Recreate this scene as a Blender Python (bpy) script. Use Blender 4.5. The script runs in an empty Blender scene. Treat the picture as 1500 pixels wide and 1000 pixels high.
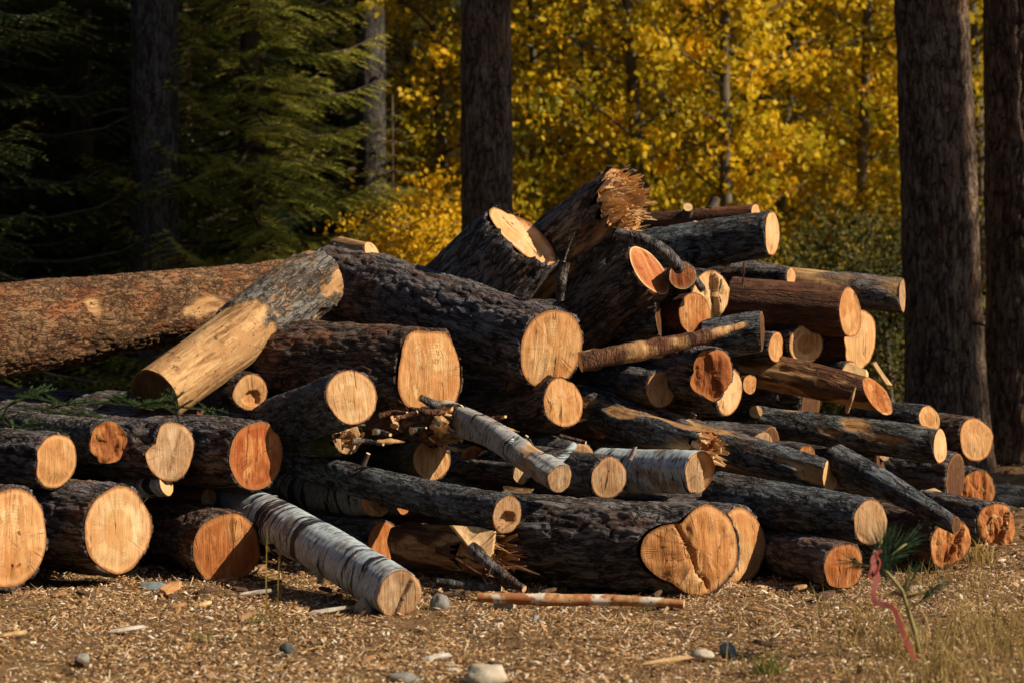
import bpy, math, random
import numpy as np
from mathutils import Vector, Matrix
R = math.radians
SC = bpy.context.scene
COL = SC.collection
F = 3540.0          # focal length in photo pixels (85 mm lens)
HZ = 388.0          # horizon row
CAMZ = 1.6

# ---------------------------------------------------------------- camera, sky, sun, exposure
cam_d = bpy.data.cameras.new('camera')
cam = bpy.data.objects.new('camera', cam_d); COL.objects.link(cam)
cam.location = (0, 0, CAMZ); cam.rotation_euler = (R(90), 0, 0)
cam_d.sensor_width = 36; cam_d.lens = 36 * F / 1500
cam_d.shift_y = -112 / 1500
cam_d.clip_end = 400; cam_d.clip_start = .1
cam_d.dof.use_dof = True; cam_d.dof.focus_distance = 12.7; cam_d.dof.aperture_fstop = 2.6
SC.camera = cam
SUN_AZ, SUN_EL = 109, 36
wd = bpy.data.worlds.new('World'); SC.world = wd; wd.use_nodes = True
wn = wd.node_tree.nodes; wl = wd.node_tree.links
sky = wn.new('ShaderNodeTexSky'); sky.sky_type = 'NISHITA'; sky.sun_disc = False
sky.sun_elevation = R(SUN_EL); sky.sun_rotation = R(SUN_AZ)
bg = wn['Background']; bg.inputs[1].default_value = 0.05
wl.new(sky.outputs[0], bg.inputs[0])
sd = bpy.data.lights.new('sun', 'SUN'); sd.energy = 5.0; sd.angle = R(.5); sd.color = (1, .83, .62)
so = bpy.data.objects.new('sun', sd); COL.objects.link(so)
S = Vector((math.sin(R(SUN_AZ)) * math.cos(R(SUN_EL)), math.cos(R(SUN_AZ)) * math.cos(R(SUN_EL)), math.sin(R(SUN_EL))))
so.rotation_euler = S.to_track_quat('Z', 'Y').to_euler(); so.location = (6, 12, 9)
SC.view_settings.view_transform = 'Standard'; SC.view_settings.look = 'None'
SC.view_settings.exposure = 0.5; SC.view_settings.gamma = 1.0; SC.view_settings.use_curve_mapping = False
SC.render.engine = 'CYCLES'
SC.cycles.max_bounces = 6; SC.cycles.transparent_max_bounces = 8

# ---------------------------------------------------------------- numpy noise
def _h(i, j, k, s):
    n = (i.astype(np.int64) * 374761393 + j.astype(np.int64) * 668265263 + k.astype(np.int64) * 2147483647 + s * 1274126177) & 0xFFFFFFFF
    n = ((n ^ (n >> 13)) * 1274126177) & 0xFFFFFFFF
    n = ((n ^ (n >> 16)) * 2246822519) & 0xFFFFFFFF
    n = n ^ (n >> 15)
    return (n & 0xFFFFFF) / float(0x1000000)
def vn(p, s=0):
    p = np.asarray(p, float); f = np.floor(p); u = p - f; u = u * u * (3 - 2 * u); i = f.astype(np.int64)
    out = 0
    for a in (0, 1):
        for b in (0, 1):
            for c in (0, 1):
                w = (u[..., 0] if a else 1 - u[..., 0]) * (u[..., 1] if b else 1 - u[..., 1]) * (u[..., 2] if c else 1 - u[..., 2])
                out = out + w * _h(i[..., 0] + a, i[..., 1] + b, i[..., 2] + c, s)
    return out * 2 - 1
def fbm(p, s=0, o=3):
    t = 0; a = .5
    for k in range(o):
        t = t + a * vn(np.asarray(p) * 2 ** k, s + k * 17); a *= .5
    return t
def voro(p, s=0):
    f = np.floor(p).astype(np.int64); F1 = np.full(p.shape[:-1], 9.0); F2 = F1.copy()
    for a in (-1, 0, 1):
        for b in (-1, 0, 1):
            for c in (-1, 0, 1):
                i, j, k = f[..., 0] + a, f[..., 1] + b, f[..., 2] + c
                d = np.sqrt((i + _h(i, j, k, s) - p[..., 0]) ** 2 + (j + _h(i, j, k, s + 5) - p[..., 1]) ** 2 + (k + _h(i, j, k, s + 9) - p[..., 2]) ** 2)
                F2 = np.minimum(F2, np.maximum(d, F1)); F1 = np.minimum(F1, d)
    return F1, F2

# ---------------------------------------------------------------- mesh and object helpers
def mesh_np(name, v, faces, mats=(), fm=None, attrs=None, smooth=True):
    """v (N,3); faces: list of (M,k) index arrays; fm: per-face material index"""
    me = bpy.data.meshes.new(name)
    v = np.asarray(v, np.float32).reshape(-1, 3)
    faces = [np.asarray(f, np.int32) for f in faces if len(f)]
    loops = np.concatenate([f.ravel() for f in faces]); tot = np.concatenate([np.full(len(f), f.shape[1], np.int32) for f in faces])
    me.vertices.add(len(v)); me.vertices.foreach_set('co', v.ravel())
    me.loops.add(len(loops)); me.loops.foreach_set('vertex_index', loops)
    me.polygons.add(len(tot)); st = np.zeros(len(tot), np.int32); st[1:] = np.cumsum(tot)[:-1]
    me.polygons.foreach_set('loop_start', st); me.polygons.foreach_set('loop_total', tot)
    me.polygons.foreach_set('use_smooth', np.full(len(tot), smooth))
    for m in mats: me.materials.append(m)
    if fm is not None: me.polygons.foreach_set('material_index', np.asarray(fm, np.int32))
    for k, a in (attrs or {}).items():
        at = me.attributes.new(k, 'FLOAT', 'POINT'); at.data.foreach_set('value', np.asarray(a, np.float32).ravel())
    me.update(calc_edges=True); me.validate()
    return me
def link(name, me, parent=None, mw=None):
    o = bpy.data.objects.new(name, me); COL.objects.link(o)
    if parent is not None: o.parent = parent
    if mw is not None: o.matrix_local = mw
    return o
def tag(o, label, cat, group=None, kind=None):
    if label: o['label'] = label
    if cat: o['category'] = cat
    if group: o['group'] = group
    if kind: o['kind'] = kind
    return o
def thing(name, label, cat, mw, group=None):
    o = bpy.data.objects.new(name, None); o.empty_display_size = .1; COL.objects.link(o); o.matrix_world = mw
    return tag(o, label, cat, group)
def pt(px, py, d): return Vector(((px - 750) * d / F, d, CAMZ - (py - HZ) * d / F))
def gd(py): return CAMZ * F / (py - HZ)
def gpt(px, py): return pt(px, py, gd(py))
def frame(P, Z):
    Z = Z.normalized(); up = Vector((0, 0, 1))
    if abs(Z.z) > .97: up = Vector((0, 1, 0))
    X = up.cross(Z).normalized(); Y = Z.cross(X)
    m = Matrix((X, Y, Z)).transposed().to_4x4(); m.translation = P
    return m
def ring_quads(nt, ns):
    i = np.arange(nt - 1)[:, None] * ns; j = np.arange(ns)[None, :]; j2 = (j + 1) % ns
    return np.stack([i + j, i + j2, i + ns + j2, i + ns + j], -1).reshape(-1, 4)
def tube(pts, rad, ns=8, caps=True):
    """swept tube -> v, [quads, tris]"""
    pts = [Vector(p) for p in pts]; n = len(pts); vs = []
    ref = None
    for i, p in enumerate(pts):
        t = (pts[min(i + 1, n - 1)] - pts[max(i - 1, 0)]).normalized()
        if ref is None: ref = t.orthogonal().normalized()
        ref = (ref - t * ref.dot(t)).normalized(); b = t.cross(ref)
        for k in range(ns):
            a = 2 * math.pi * k / ns
            vs.append(p + (ref * math.cos(a) + b * math.sin(a)) * rad[i])
    q = ring_quads(n, ns); tr = np.zeros((0, 3), np.int32)
    if caps:
        vs += [pts[0], pts[-1]]; c0, c1 = n * ns, n * ns + 1; k = np.arange(ns); k2 = (k + 1) % ns
        tr = np.concatenate([np.stack([k2, k, np.full(ns, c0)], -1), np.stack([k + (n - 1) * ns, k2 + (n - 1) * ns, np.full(ns, c1)], -1)])
    return np.array([tuple(v) for v in vs]), q, tr
class MB:
    def __init__(s): s.v = []; s.f = {3: [], 4: []}; s.m = {3: [], 4: []}; s.n = 0; s.a = []
    def add(s, v, *fs, mat=0, tint=None):
        v = np.asarray(v, float).reshape(-1, 3)
        for f in fs:
            f = np.asarray(f)
            if len(f): s.f[f.shape[1]].append(f + s.n); s.m[f.shape[1]].append(np.full(len(f), mat))
        s.v.append(v); s.n += len(v); s.a.append(np.full(len(v), .5) if tint is None else np.broadcast_to(tint, len(v)))
    def mesh(s, name, mats, smooth=True):
        fs = [np.concatenate(s.f[k]) for k in (3, 4) if s.f[k]]; fm = np.concatenate([np.concatenate(s.m[k]) for k in (3, 4) if s.m[k]])
        return mesh_np(name, np.concatenate(s.v), fs, mats, fm, {'tint': np.concatenate(s.a)}, smooth)

# ---------------------------------------------------------------- materials
class NT:
    def __init__(s, name):
        s.m = bpy.data.materials.new(name); s.m.use_nodes = True; s.t = s.m.node_tree; s.n = s.t.nodes; s.l = s.t.links
        s.p = s.n['Principled BSDF']; s.p.inputs['Specular IOR Level'].default_value = .25; s.out = s.n['Material Output']
    def node(s, ty, ins=(), **kw):
        n = s.n.new(ty)
        for k, v in kw.items(): setattr(n, k, v)
        for k, v in (ins.items() if isinstance(ins, dict) else enumerate(ins)): s.put(n.inputs[k], v)
        return n
    def put(s, sock, v):
        if v is None: return
        if isinstance(v, bpy.types.NodeSocket): s.l.new(v, sock)
        elif isinstance(v, bpy.types.Node): s.l.new(v.outputs[0], sock)
        else: sock.default_value = v
    def math(s, op, a, b=None, clamp=False): return s.node('ShaderNodeMath', (a, b), operation=op, use_clamp=clamp).outputs[0]
    def mix(s, f, a, b, bt='MIX'):
        n = s.n.new('ShaderNodeMix'); n.data_type = 'RGBA'; n.blend_type = bt
        for sock, v in ((n.inputs[0], f), (n.inputs[6], a), (n.inputs[7], b)):
            s.put(sock, (*v, 1) if isinstance(v, tuple) and len(v) == 3 else v)
        return n.outputs[2]
    def ss(s, x, lo, hi, inv=False):
        n = s.node('ShaderNodeMapRange', {0: x, 1: lo, 2: hi, 3: 1. if inv else 0., 4: 0. if inv else 1.}, interpolation_type='SMOOTHSTEP'); return n.outputs[0]
    def attr(s, name): return s.node('ShaderNodeAttribute', attribute_name=name).outputs['Fac']
    def obj(s):
        """object coordinates shifted by a random offset per object"""
        tc = s.node('ShaderNodeTexCoord').outputs['Object']; r = s.node('ShaderNodeObjectInfo').outputs['Random']
        off = s.node('ShaderNodeCombineXYZ', (s.math('MULTIPLY', r, 37.), s.math('MULTIPLY', r, 91.), s.math('MULTIPLY', r, 53.)))
        return tc, s.node('ShaderNodeVectorMath', (tc, off), operation='ADD').outputs[0], r
    def mapped(s, vec, scale, rot=(0, 0, 0)): return s.node('ShaderNodeMapping', {'Vector': vec, 'Scale': scale, 'Rotation': rot}).outputs[0]
    def noise(s, vec, scale, detail=4, rough=.6, dist=0): return s.node('ShaderNodeTexNoise', {'Vector': vec, 'Scale': scale, 'Detail': detail, 'Roughness': rough, 'Distortion': dist}).outputs[0]
    def bump(s, h, strength, dist):
        n = s.node('ShaderNodeBump', {'Height': h, 'Strength': strength, 'Distance': dist}); s.l.new(n.outputs[0], s.p.inputs['Normal'])
    def done(s, col, rough=.85):
        s.put(s.p.inputs['Base Color'], (*col, 1) if isinstance(col, tuple) and len(col) == 3 else col); s.put(s.p.inputs['Roughness'], rough); return s.m

def bark_mat(name, lo, hi, patch, amt=.5, wood=(.36, .20, .085), moss=0., woodlight=(.50, .32, .15), cs=26., cz=.32, fissure=.85):
    t = NT(name); tc, v, r = t.obj(); h = t.attr('h'); peel = t.attr('peel')
    n1 = t.noise(v, 5, 5, .65); n2 = t.noise(t.mapped(v, (1, 1, .3)), 40, 5, .75); n3 = t.noise(v, 2.2, 3); n4 = t.noise(v, 90, 4, .8)
    wv = t.node('ShaderNodeVectorMath', (t.mapped(v, (1, 1, cz)), t.node('ShaderNodeVectorMath', (t.node('ShaderNodeTexNoise', {'Vector': v, 'Scale': 9., 'Detail': 4.}).outputs[1], (.045, .045, .03)), operation='MULTIPLY').outputs[0]), operation='ADD').outputs[0]
    ve = t.node('ShaderNodeTexVoronoi', {'Vector': wv, 'Scale': cs}, feature='DISTANCE_TO_EDGE').outputs[0]; vc = t.node('ShaderNodeTexVoronoi', {'Vector': wv, 'Scale': cs * 1.9}).outputs['Color']
    ve2 = t.node('ShaderNodeTexVoronoi', {'Vector': wv, 'Scale': cs * 2.1}, feature='DISTANCE_TO_EDGE').outputs[0]
    c = t.mix(t.ss(t.math('ADD', h, t.math('MULTIPLY', t.math('SUBTRACT', n2, .5), 1.6)), .25, .95), lo, hi)
    c = t.mix(t.math('MULTIPLY', t.ss(n1, .5, .64), amt), c, patch)
    n5 = t.noise(v, 3.4, 5, .7); c = t.mix(t.math('MULTIPLY', t.ss(n5, .53, .66), .6), c, (hi[0] * 1.45, hi[1] * 1.5, hi[2] * 1.5)); c = t.mix(t.math('MULTIPLY', t.ss(n5, .36, .46, True), .5), c, (hi[0] * 1.25, hi[1] * .85, hi[2] * .6))
    c = t.mix(t.math('MULTIPLY', t.ss(t.node('ShaderNodeSeparateColor', (vc,)).outputs[0], .55, .95), .55), c, (hi[0] * 1.5, hi[1] * 1.5, hi[2] * 1.55))
    c = t.mix(t.math('MULTIPLY', t.ss(n4, .6, .72), .5), c, (hi[0] * 2.0, hi[1] * 2.0, hi[2] * 2.1))
    ln = t.math('MAXIMUM', t.ss(ve, .015, .09, True), t.math('MULTIPLY', t.ss(ve2, .01, .08, True), .6))
    rg_ = t.noise(t.mapped(wv, (1, 1, .42)), cs * .95, 3, .6); ln2 = t.ss(t.math('ABSOLUTE', t.math('SUBTRACT', rg_, .5)), .004, .045, True)
    ln = t.math('MAXIMUM', t.math('MULTIPLY', ln, t.ss(t.noise(v, 7, 4, .7), .40, .60)), t.math('MULTIPLY', ln2, .85))
    c = t.mix(t.math('MULTIPLY', ln, fissure), c, (lo[0] * .35, lo[1] * .32, lo[2] * .32))
    if moss: c = t.mix(t.math('MULTIPLY', t.ss(n3, .48, .62), moss), c, (.07, .085, .02))
    w1 = t.noise(t.mapped(v, (1, 1, .12)), 22, 5, .7); w2 = t.noise(v, 9, 5, .7)
    w = t.mix(t.ss(w1, .36, .62), (wood[0] * .5, wood[1] * .42, wood[2] * .36), woodlight)
    w = t.mix(t.ss(w2, .45, .60), w, wood); w = t.mix(t.math('MULTIPLY', t.ss(t.noise(v, 14, 5, .75), .54, .66), .7), w, (wood[0] * .45, wood[1] * .4, wood[2] * .36))
    w = t.mix(t.ss(t.noise(v, 30, 3), .62, .70), w, (.08, .045, .025))
    c = t.mix(peel, c, w)
    bh = t.math('SUBTRACT', t.math('ADD', n2, t.math('MULTIPLY', n4, .5)), t.math('MULTIPLY', ln, .9))
    t.bump(t.node('ShaderNodeMix', {0: peel, 2: bh, 3: w1}).outputs[0], 1., .012)
    return t.done(c, .85)
def birch_mat(name, base=(.44, .52, .56), dark=(.016, .016, .020)):
    t = NT(name); tc, v, r = t.obj(); peel = t.attr('peel')
    w = t.noise(v, 6, 3); wv = t.node('ShaderNodeVectorMath', (v, t.node('ShaderNodeCombineXYZ', (0., 0., t.math('MULTIPLY', w, .10)))), operation='ADD').outputs[0]
    band = t.noise(t.mapped(wv, (.9, .9, 9)), 1.7, 4, .65); len_ = t.noise(t.mapped(v, (6, 6, 40)), 2.6, 3, .6)
    c = t.mix(t.ss(t.noise(v, 12, 4, .7), .35, .7), base, (base[0] * .66, base[1] * .68, base[2] * .70))
    c = t.mix(t.math('MULTIPLY', t.ss(t.noise(v, 5, 5, .7), .52, .66), .85), c, (.20, .135, .085)); c = t.mix(t.math('MULTIPLY', t.ss(t.noise(v, 11, 5, .75), .58, .68), .8), c, (.06, .055, .05))
    c = t.mix(t.ss(band, .54, .58), c, dark)
    c = t.mix(t.ss(len_, .56, .63), c, (.06, .055, .05))
    wd_ = t.mix(t.ss(t.noise(t.mapped(v, (1, 1, .1)), 30, 4), .35, .65), (.30, .17, .07), (.48, .31, .16))
    c = t.mix(peel, c, wd_)
    t.bump(t.math('SUBTRACT', 0., band), .5, .01)
    return t.done(c, .6)
def face_mat(name, base, alt, heart, stain, stain_amt=.3, heart_r=.42, heart_amt=.5, streak=.85, angle=80, crack=.4, rings=.35, rim=(.30, .12, .035), cool=None):
    t = NT(name); tc, v, r = t.obj(); rn = t.attr('rn')
    d1 = t.noise(v, 7, 3); rr = t.math('ADD', rn, t.math('MULTIPLY', t.math('SUBTRACT', d1, .5), .22))
    rot = (0, 0, R(angle)); st1 = t.noise(t.mapped(v, (1, .07, 1), rot), 75, 5, .7); st2 = t.noise(t.mapped(v, (1, .13, 1), rot), 24, 4, .65, .6)
    c = t.mix(t.math('MULTIPLY', t.ss(st2, .40, .57), streak), base, alt)
    hm = t.math('MULTIPLY', t.ss(rr, heart_r - .04, heart_r + .05, True), heart_amt); c = t.mix(hm, c, heart)
    sn = t.noise(v, 5.5, 5, .65, 1.2); c = t.mix(t.math('MULTIPLY', t.ss(sn, .50, .64), stain_amt), c, stain)
    c = t.mix(t.math('MULTIPLY', t.ss(st1, .42, .75), .45 * streak), c, (base[0] * 1.12, base[1] * 1.16, base[2] * 1.25))
    c = t.mix(t.math('MULTIPLY', t.ss(st1, .30, .44, True), .55 * streak), c, (alt[0] * .6, alt[1] * .5, alt[2] * .45))
    fg = t.noise(t.mapped(v, (1, .22, 1), rot), 13, 5, .7, 1.6); c = t.mix(t.math('MULTIPLY', t.ss(fg, .50, .60), .75 * streak), c, (alt[0] * .85, alt[1] * .70, alt[2] * .55));
    c = t.mix(t.math('MULTIPLY', t.ss(fg, .33, .43, True), .6), c, (min(.8, base[0] * 1.12), base[1] * 1.22, base[2] * 1.4))
    sp = t.noise(t.mapped(v, (1, .06, 1), rot), 9, 2, .5, .4); spl = t.math('MULTIPLY', t.ss(t.math('ABSOLUTE', t.math('SUBTRACT', sp, .47)), .0015, .010, True), t.ss(t.noise(v, 6, 2), .47, .55)); c = t.mix(t.math('MULTIPLY', spl, .8), c, (.06, .025, .01))
    lg = t.noise(v, 3.2, 3, .5); c = t.mix(t.math('MULTIPLY', t.ss(lg, .40, .60), .65), c, (alt[0] * .92, alt[1] * .76, alt[2] * .6))
    rg = t.math('SINE', t.math('MULTIPLY', rr, 85.)); c = t.mix(t.math('MULTIPLY', t.ss(rg, .1, 1.), rings), c, (alt[0] * .85, alt[1] * .78, alt[2] * .7))
    an = t.noise(t.node('ShaderNodeVectorMath', (t.node('ShaderNodeVectorMath', (t.node('ShaderNodeVectorMath', (tc, (1., 1., 0.)), operation='MULTIPLY').outputs[0],), operation='NORMALIZE').outputs[0], t.node('ShaderNodeCombineXYZ', (t.math('MULTIPLY', r, 40.), 0., 5.))), operation='ADD').outputs[0], 3.2, 2, .5)
    ck = t.ss(t.math('ABSOLUTE', t.math('SUBTRACT', an, .5)), .001, .007, True)
    ck = t.math('MULTIPLY', t.math('MULTIPLY', ck, t.ss(t.noise(v, 9, 2), .46, .56)), crack)
    ck = t.math('MULTIPLY', ck, t.ss(rn, .22, .4)); c = t.mix(ck, c, (.07, .028, .01))
    c = t.mix(t.math('MULTIPLY', t.ss(t.noise(v, 17, 5, .8), .56, .68), .55), c, (alt[0] * .45, alt[1] * .38, alt[2] * .35)); c = t.mix(t.math('MULTIPLY', t.ss(t.math('ADD', rn, t.math('MULTIPLY', t.math('SUBTRACT', t.noise(v, 12, 3), .5), .2)), .80, .9), .5), c, (base[0] * 1.08, base[1] * 1.12, base[2] * 1.15))
    c = t.mix(t.math('MULTIPLY', t.ss(t.math('ADD', rn, t.math('MULTIPLY', t.math('SUBTRACT', t.noise(v, 6, 4), .5), .7)), .55, 1.0), .55), c, (alt[0] * 1.0, alt[1] * .85, alt[2] * .7))
    if cool: c = t.mix(t.math('MULTIPLY', t.ss(sn, .38, .5, True), .8), c, cool)
    c = t.mix(t.ss(t.math('ADD', rn, t.math('MULTIPLY', t.math('SUBTRACT', t.noise(v, 30, 4, .7), .5), .16)), .92, .985), c, rim)
    t.bump(t.math('ADD', t.math('ADD', st1, t.math('MULTIPLY', st2, .6)), t.math('MULTIPLY', t.math('ADD', ck, spl), -1.5)), .7, .014)
    return t.done(c, .8)
M = {}
M['pine'] = bark_mat('dark_pine_bark', (.015, .010, .010), (.150, .140, .142), (.13, .055, .028), .65, cs=18., cz=.2, fissure=.95)
M['pinewarm'] = bark_mat('warm_brown_pine_bark', (.020, .011, .008), (.150, .105, .080), (.20, .075, .030), .75, cs=20., cz=.24, fissure=.95)
M['pineblue'] = bark_mat('sky_tinted_grey_bark', (.012, .011, .012), (.125, .142, .158), (.10, .055, .032), .5, cs=28., cz=.3, fissure=.95)  # bluish tone stands in for the sky sheen on log tops
M['pinebrown'] = bark_mat('red_brown_bark', (.070, .028, .012), (.215, .125, .062), (.22, .07, .022), .8, cs=30., cz=.55)
M['redbrown'] = bark_mat('smooth_red_bark', (.055, .020, .010), (.14, .065, .034), (.07, .035, .022), .6, cs=16., cz=.07, fissure=.5)
M['greymix'] = bark_mat('lichen_grey_bark', (.035, .025, .02), (.17, .165, .15), (.30, .17, .075), .7)
M['mossy'] = bark_mat('mossy_bark', (.025, .02, .012), (.13, .13, .115), (.07, .05, .03), .5, moss=.7)
M['grey'] = bark_mat('grey_bark', (.035, .033, .032), (.15, .15, .15), (.13, .09, .06), .5)
M['trunk'] = bark_mat('living_pine_bark', (.045, .022, .013), (.165, .118, .082), (.10, .05, .03), .5, cs=15., cz=.34, fissure=.95)
M['trunkgrey'] = bark_mat('shade_grey_pine_bark', (.022, .020, .020), (.075, .070, .066), (.06, .045, .035), .4, cs=16., cz=.34)  # darkened grey bark, also standing in for shade on a trunk among the firs
M['birch'] = birch_mat('birch_bark')  # blue of the base colour stands in for sky light on shaded birch
M['birchdim'] = birch_mat('weathered_birch_bark', (.36, .37, .37), (.025, .022, .02))
FM = {}
FM['pale'] = face_mat('pale_cut_wood', (.66, .47, .25), (.46, .235, .085), (.56, .33, .14), (.50, .25, .08), .25, .42, .5)
FM['ringed'] = face_mat('ringed_cut_wood', (.66, .48, .265), (.48, .27, .11), (.50, .29, .115), (.55, .24, .06), .15, .46, .85, .55, 15, .2, .25)
FM['cream'] = face_mat('cream_cut_wood', (.70, .50, .27), (.56, .34, .15), (.66, .44, .22), (.60, .36, .14), .2, .3, .3, .45, 80, .15, .15)
FM['gold'] = face_mat('golden_cut_wood', (.65, .435, .215), (.44, .205, .065), (.60, .36, .15), (.45, .19, .05), .35, .4, .4, .8, 85)
FM['orange'] = face_mat('orange_cut_wood', (.58, .32, .125), (.34, .11, .026), (.46, .20, .06), (.42, .13, .028), .45, .45, .35, .9, 78, .5, .2)
FM['resin'] = face_mat('resin_red_cut_wood', (.55, .25, .085), (.27, .065, .014), (.50, .2, .06), (.28, .06, .012), .7, .5, .4, .9, 84, .5, .1)
FM['red'] = face_mat('red_heart_cut_wood', (.62, .33, .14), (.34, .10, .03), (.36, .11, .03), (.26, .06, .02), .4, .7, .7, .8, 60, .2, .1, rim=(.66, .46, .24))
FM['browncore'] = face_mat('brown_core_cut_wood', (.70, .49, .26), (.56, .33, .14), (.30, .12, .03), (.40, .18, .05), .3, .5, .95, .5, 80, .2, .2)
FM['weathered'] = face_mat('weathered_cut_wood', (.56, .41, .25), (.34, .21, .11), (.45, .32, .19), (.24, .15, .08), .5, .4, .4, .8, 55, .3, .3)
FM['rot'] = face_mat('rotten_cut_wood', (.45, .20, .065), (.25, .08, .02), (.20, .07, .025), (.10, .03, .012), .7, .55, .7, .6, 70, .8, .4)
FM['dark'] = face_mat('shade_dark_cut_wood', (.16, .085, .04), (.09, .04, .018), (.10, .05, .02), (.05, .025, .012), .5, .5, .5, .8, 70, .5, .2)  # dark tone stands in for shade on ends turned away or buried
FM['stump'] = face_mat('stump_cut_wood', (.72, .49, .25), (.58, .34, .15), (.66, .46, .25), (.50, .22, .06), .3, .4, .3, .5, 60, .2, .1, cool=(.50, .44, .34))
def flat_wood(name, a, b, sc=30):
    t = NT(name); tc, v, r = t.obj(); n = t.noise(t.mapped(v, (1, 1, .1)), sc, 5, .7); n2 = t.noise(v, 7, 4)
    c = t.mix(t.ss(n, .3, .7), a, b); c = t.mix(t.math('MULTIPLY', t.ss(n2, .5, .65), .5), c, (a[0] * .6, a[1] * .5, a[2] * .45)); t.bump(n, .5, .006)
    return t.done(c, .8)
M['torn'] = flat_wood('torn_pale_wood', (.56, .34, .15), (.80, .57, .31))
M['tornbrown'] = flat_wood('torn_brown_wood', (.20, .10, .045), (.42, .25, .12))
M['peeled'] = flat_wood('peeled_stick_wood', (.42, .16, .05), (.60, .36, .17), 14)
M['stubface'] = flat_wood('stub_end_wood', (.52, .33, .15), (.72, .50, .26))
M['twig'] = flat_wood('twig_bark', (.05, .035, .025), (.12, .09, .07))
t = NT('peeled_red_and_white_stick'); tc, v, r = t.obj()
c = t.mix(t.ss(t.noise(v, 14, 4), .42, .6), (.34, .13, .05), (.52, .32, .16)); c = t.mix(t.ss(t.noise(v, 7, 3), .55, .6), c, (.62, .57, .48)); c = t.mix(t.ss(t.noise(v, 40, 4, .7), .58, .68), c, (.10, .04, .02)); M['redstick'] = t.done(c, .8)
M['peelflap'] = flat_wood('curled_birch_paper', (.20, .13, .085), (.46, .40, .34), 40)
M['aspenbark'] = flat_wood('aspen_bark', (.05, .042, .03), (.17, .15, .11), 8)

def leaf_mat(name, ramp, trans=.4, rough=.55):
    t = NT(name); a = t.attr('tint'); r = t.node('ShaderNodeObjectInfo').outputs['Random']
    cr = t.node('ShaderNodeValToRGB', (t.math('ADD', a, t.math('MULTIPLY', t.math('SUBTRACT', r, .5), .25)),)); e = cr.color_ramp.elements
    while len(e) < len(ramp): e.new(.5)
    for el, (p, c) in zip(e, ramp): el.position = p; el.color = (*c, 1)
    t.done(cr.outputs[0], rough)
    tr = t.node('ShaderNodeBsdfTranslucent', (cr.outputs[0],)); mx = t.node('ShaderNodeMixShader', (trans, t.p.outputs[0], tr.outputs[0]))
    t.l.new(mx.outputs[0], t.out.inputs[0]); return t.m
M['aspenleaf'] = leaf_mat('autumn_aspen_leaf', [(0, (.11, .14, .012)), (.35, (.36, .30, .014)), (.8, (.78, .54, .020)), (1, (.82, .45, .015))], .5)
M['yellowleaf'] = leaf_mat('bright_yellow_leaf', [(0, (.35, .27, .01)), (.4, (.68, .44, .012)), (1, (.78, .46, .015))], .45)
M['fir'] = leaf_mat('fir_needle', [(0, (.012, .022, .012)), (.5, (.034, .055, .020)), (1, (.13, .145, .032))], .2)  # tip tone raised so outer needles read as sunlit patches
M['firsunlit'] = leaf_mat('sunlit_fir_needle', [(0, (.08, .11, .03)), (.45, (.30, .32, .06)), (1, (.74, .64, .14))], .45)  # lit copy of the fir needle: brighter colour stands in for sun
M['sprig'] = leaf_mat('fresh_fir_sprig', [(0, (.05, .10, .05)), (1, (.14, .24, .08))], .2)
M['pineneedle'] = leaf_mat('pine_seedling_needle', [(0, (.018, .05, .03)), (1, (.06, .115, .055))], .25)
M['shrub'] = leaf_mat('dark_shrub_leaf', [(0, (.02, .03, .007)), (.6, (.06, .065, .012)), (1, (.26, .18, .014))], .3, .8)
M['drygrass'] = leaf_mat('dry_grass_blade', [(0, (.16, .13, .03)), (.5, (.36, .25, .08)), (1, (.50, .37, .15))], .35)
M['greengrass'] = leaf_mat('green_grass_blade', [(0, (.10, .13, .02)), (1, (.30, .28, .07))], .35)
M['ribbon'] = leaf_mat('pink_ribbon', [(0, (.92, .42, .39)), (1, (.96, .55, .52))], .55, .5)
M['litter'] = leaf_mat('wood_litter', [(0, (.05, .03, .018)), (.22, (.18, .088, .037)), (.55, (.37, .21, .088)), (.85, (.52, .35, .175)), (1, (.66, .58, .46))], .05, .85)

# ---------------------------------------------------------------- logs
RNG = random.Random(7)
def bark_h(P, style, r, s):
    """bark relief (metres) and normalised height for points on a cylinder (axis z)"""
    if style in ('birch', 'birchdim'):
        return .0035 * fbm(P * (14, 14, 40), s), np.full(P.shape[:-1], .7)
    if style in ('redbrown',):
        f = fbm(P * (25, 25, 8), s, 4); return .005 * f, f * .5 + .55
    sc = {'pine': .048, 'pinewarm': .05, 'pineblue': .034, 'pinebrown': .032, 'trunk': .05, 'trunkgrey': .05, 'greymix': .035, 'mossy': .04, 'grey': .028}.get(style, .04) * max(.45, min(1.5, (r / .2) ** .6))
    st = {'pine': 3.6, 'pinewarm': 3.4, 'trunk': 4.2, 'pinebrown': 2.0, 'greymix': 2.2}.get(style, 2.8)
    w = np.stack([fbm(P * 9, s + 1), fbm(P * 9, s + 2), fbm(P * 5, s + 3)], -1) * .035
    F1, F2 = voro((P + w) / (sc, sc, sc * st), s)
    e = np.clip((F2 - F1) / .22, 0, 1) ** .8
    q = (P + w * 1.6) / (sc * 1.25, sc * 1.25, sc * st * 1.9)
    rd = 1 - np.abs(vn(q, s + 20)) * 1.5 - np.abs(vn(q * 2.1, s + 21)) * .5
    f = fbm(P * (38, 38, 12), s + 8, 3); fl = fbm(P * (26, 26, 16), s + 9, 2)
    mixr = {'pinebrown': .25, 'greymix': .4, 'trunk': .5}.get(style, .62)
    h = e * (1 - mixr) + (rd * .5 + .45) * mixr + .26 * f + .35 * fl
    return min(.024, .105 * r) * {'pinebrown': .55, 'greymix': .6, 'pineblue': .75, 'grey': .6}.get(style, 1.) * (h - .75), np.clip(h, 0, 1.2)
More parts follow.
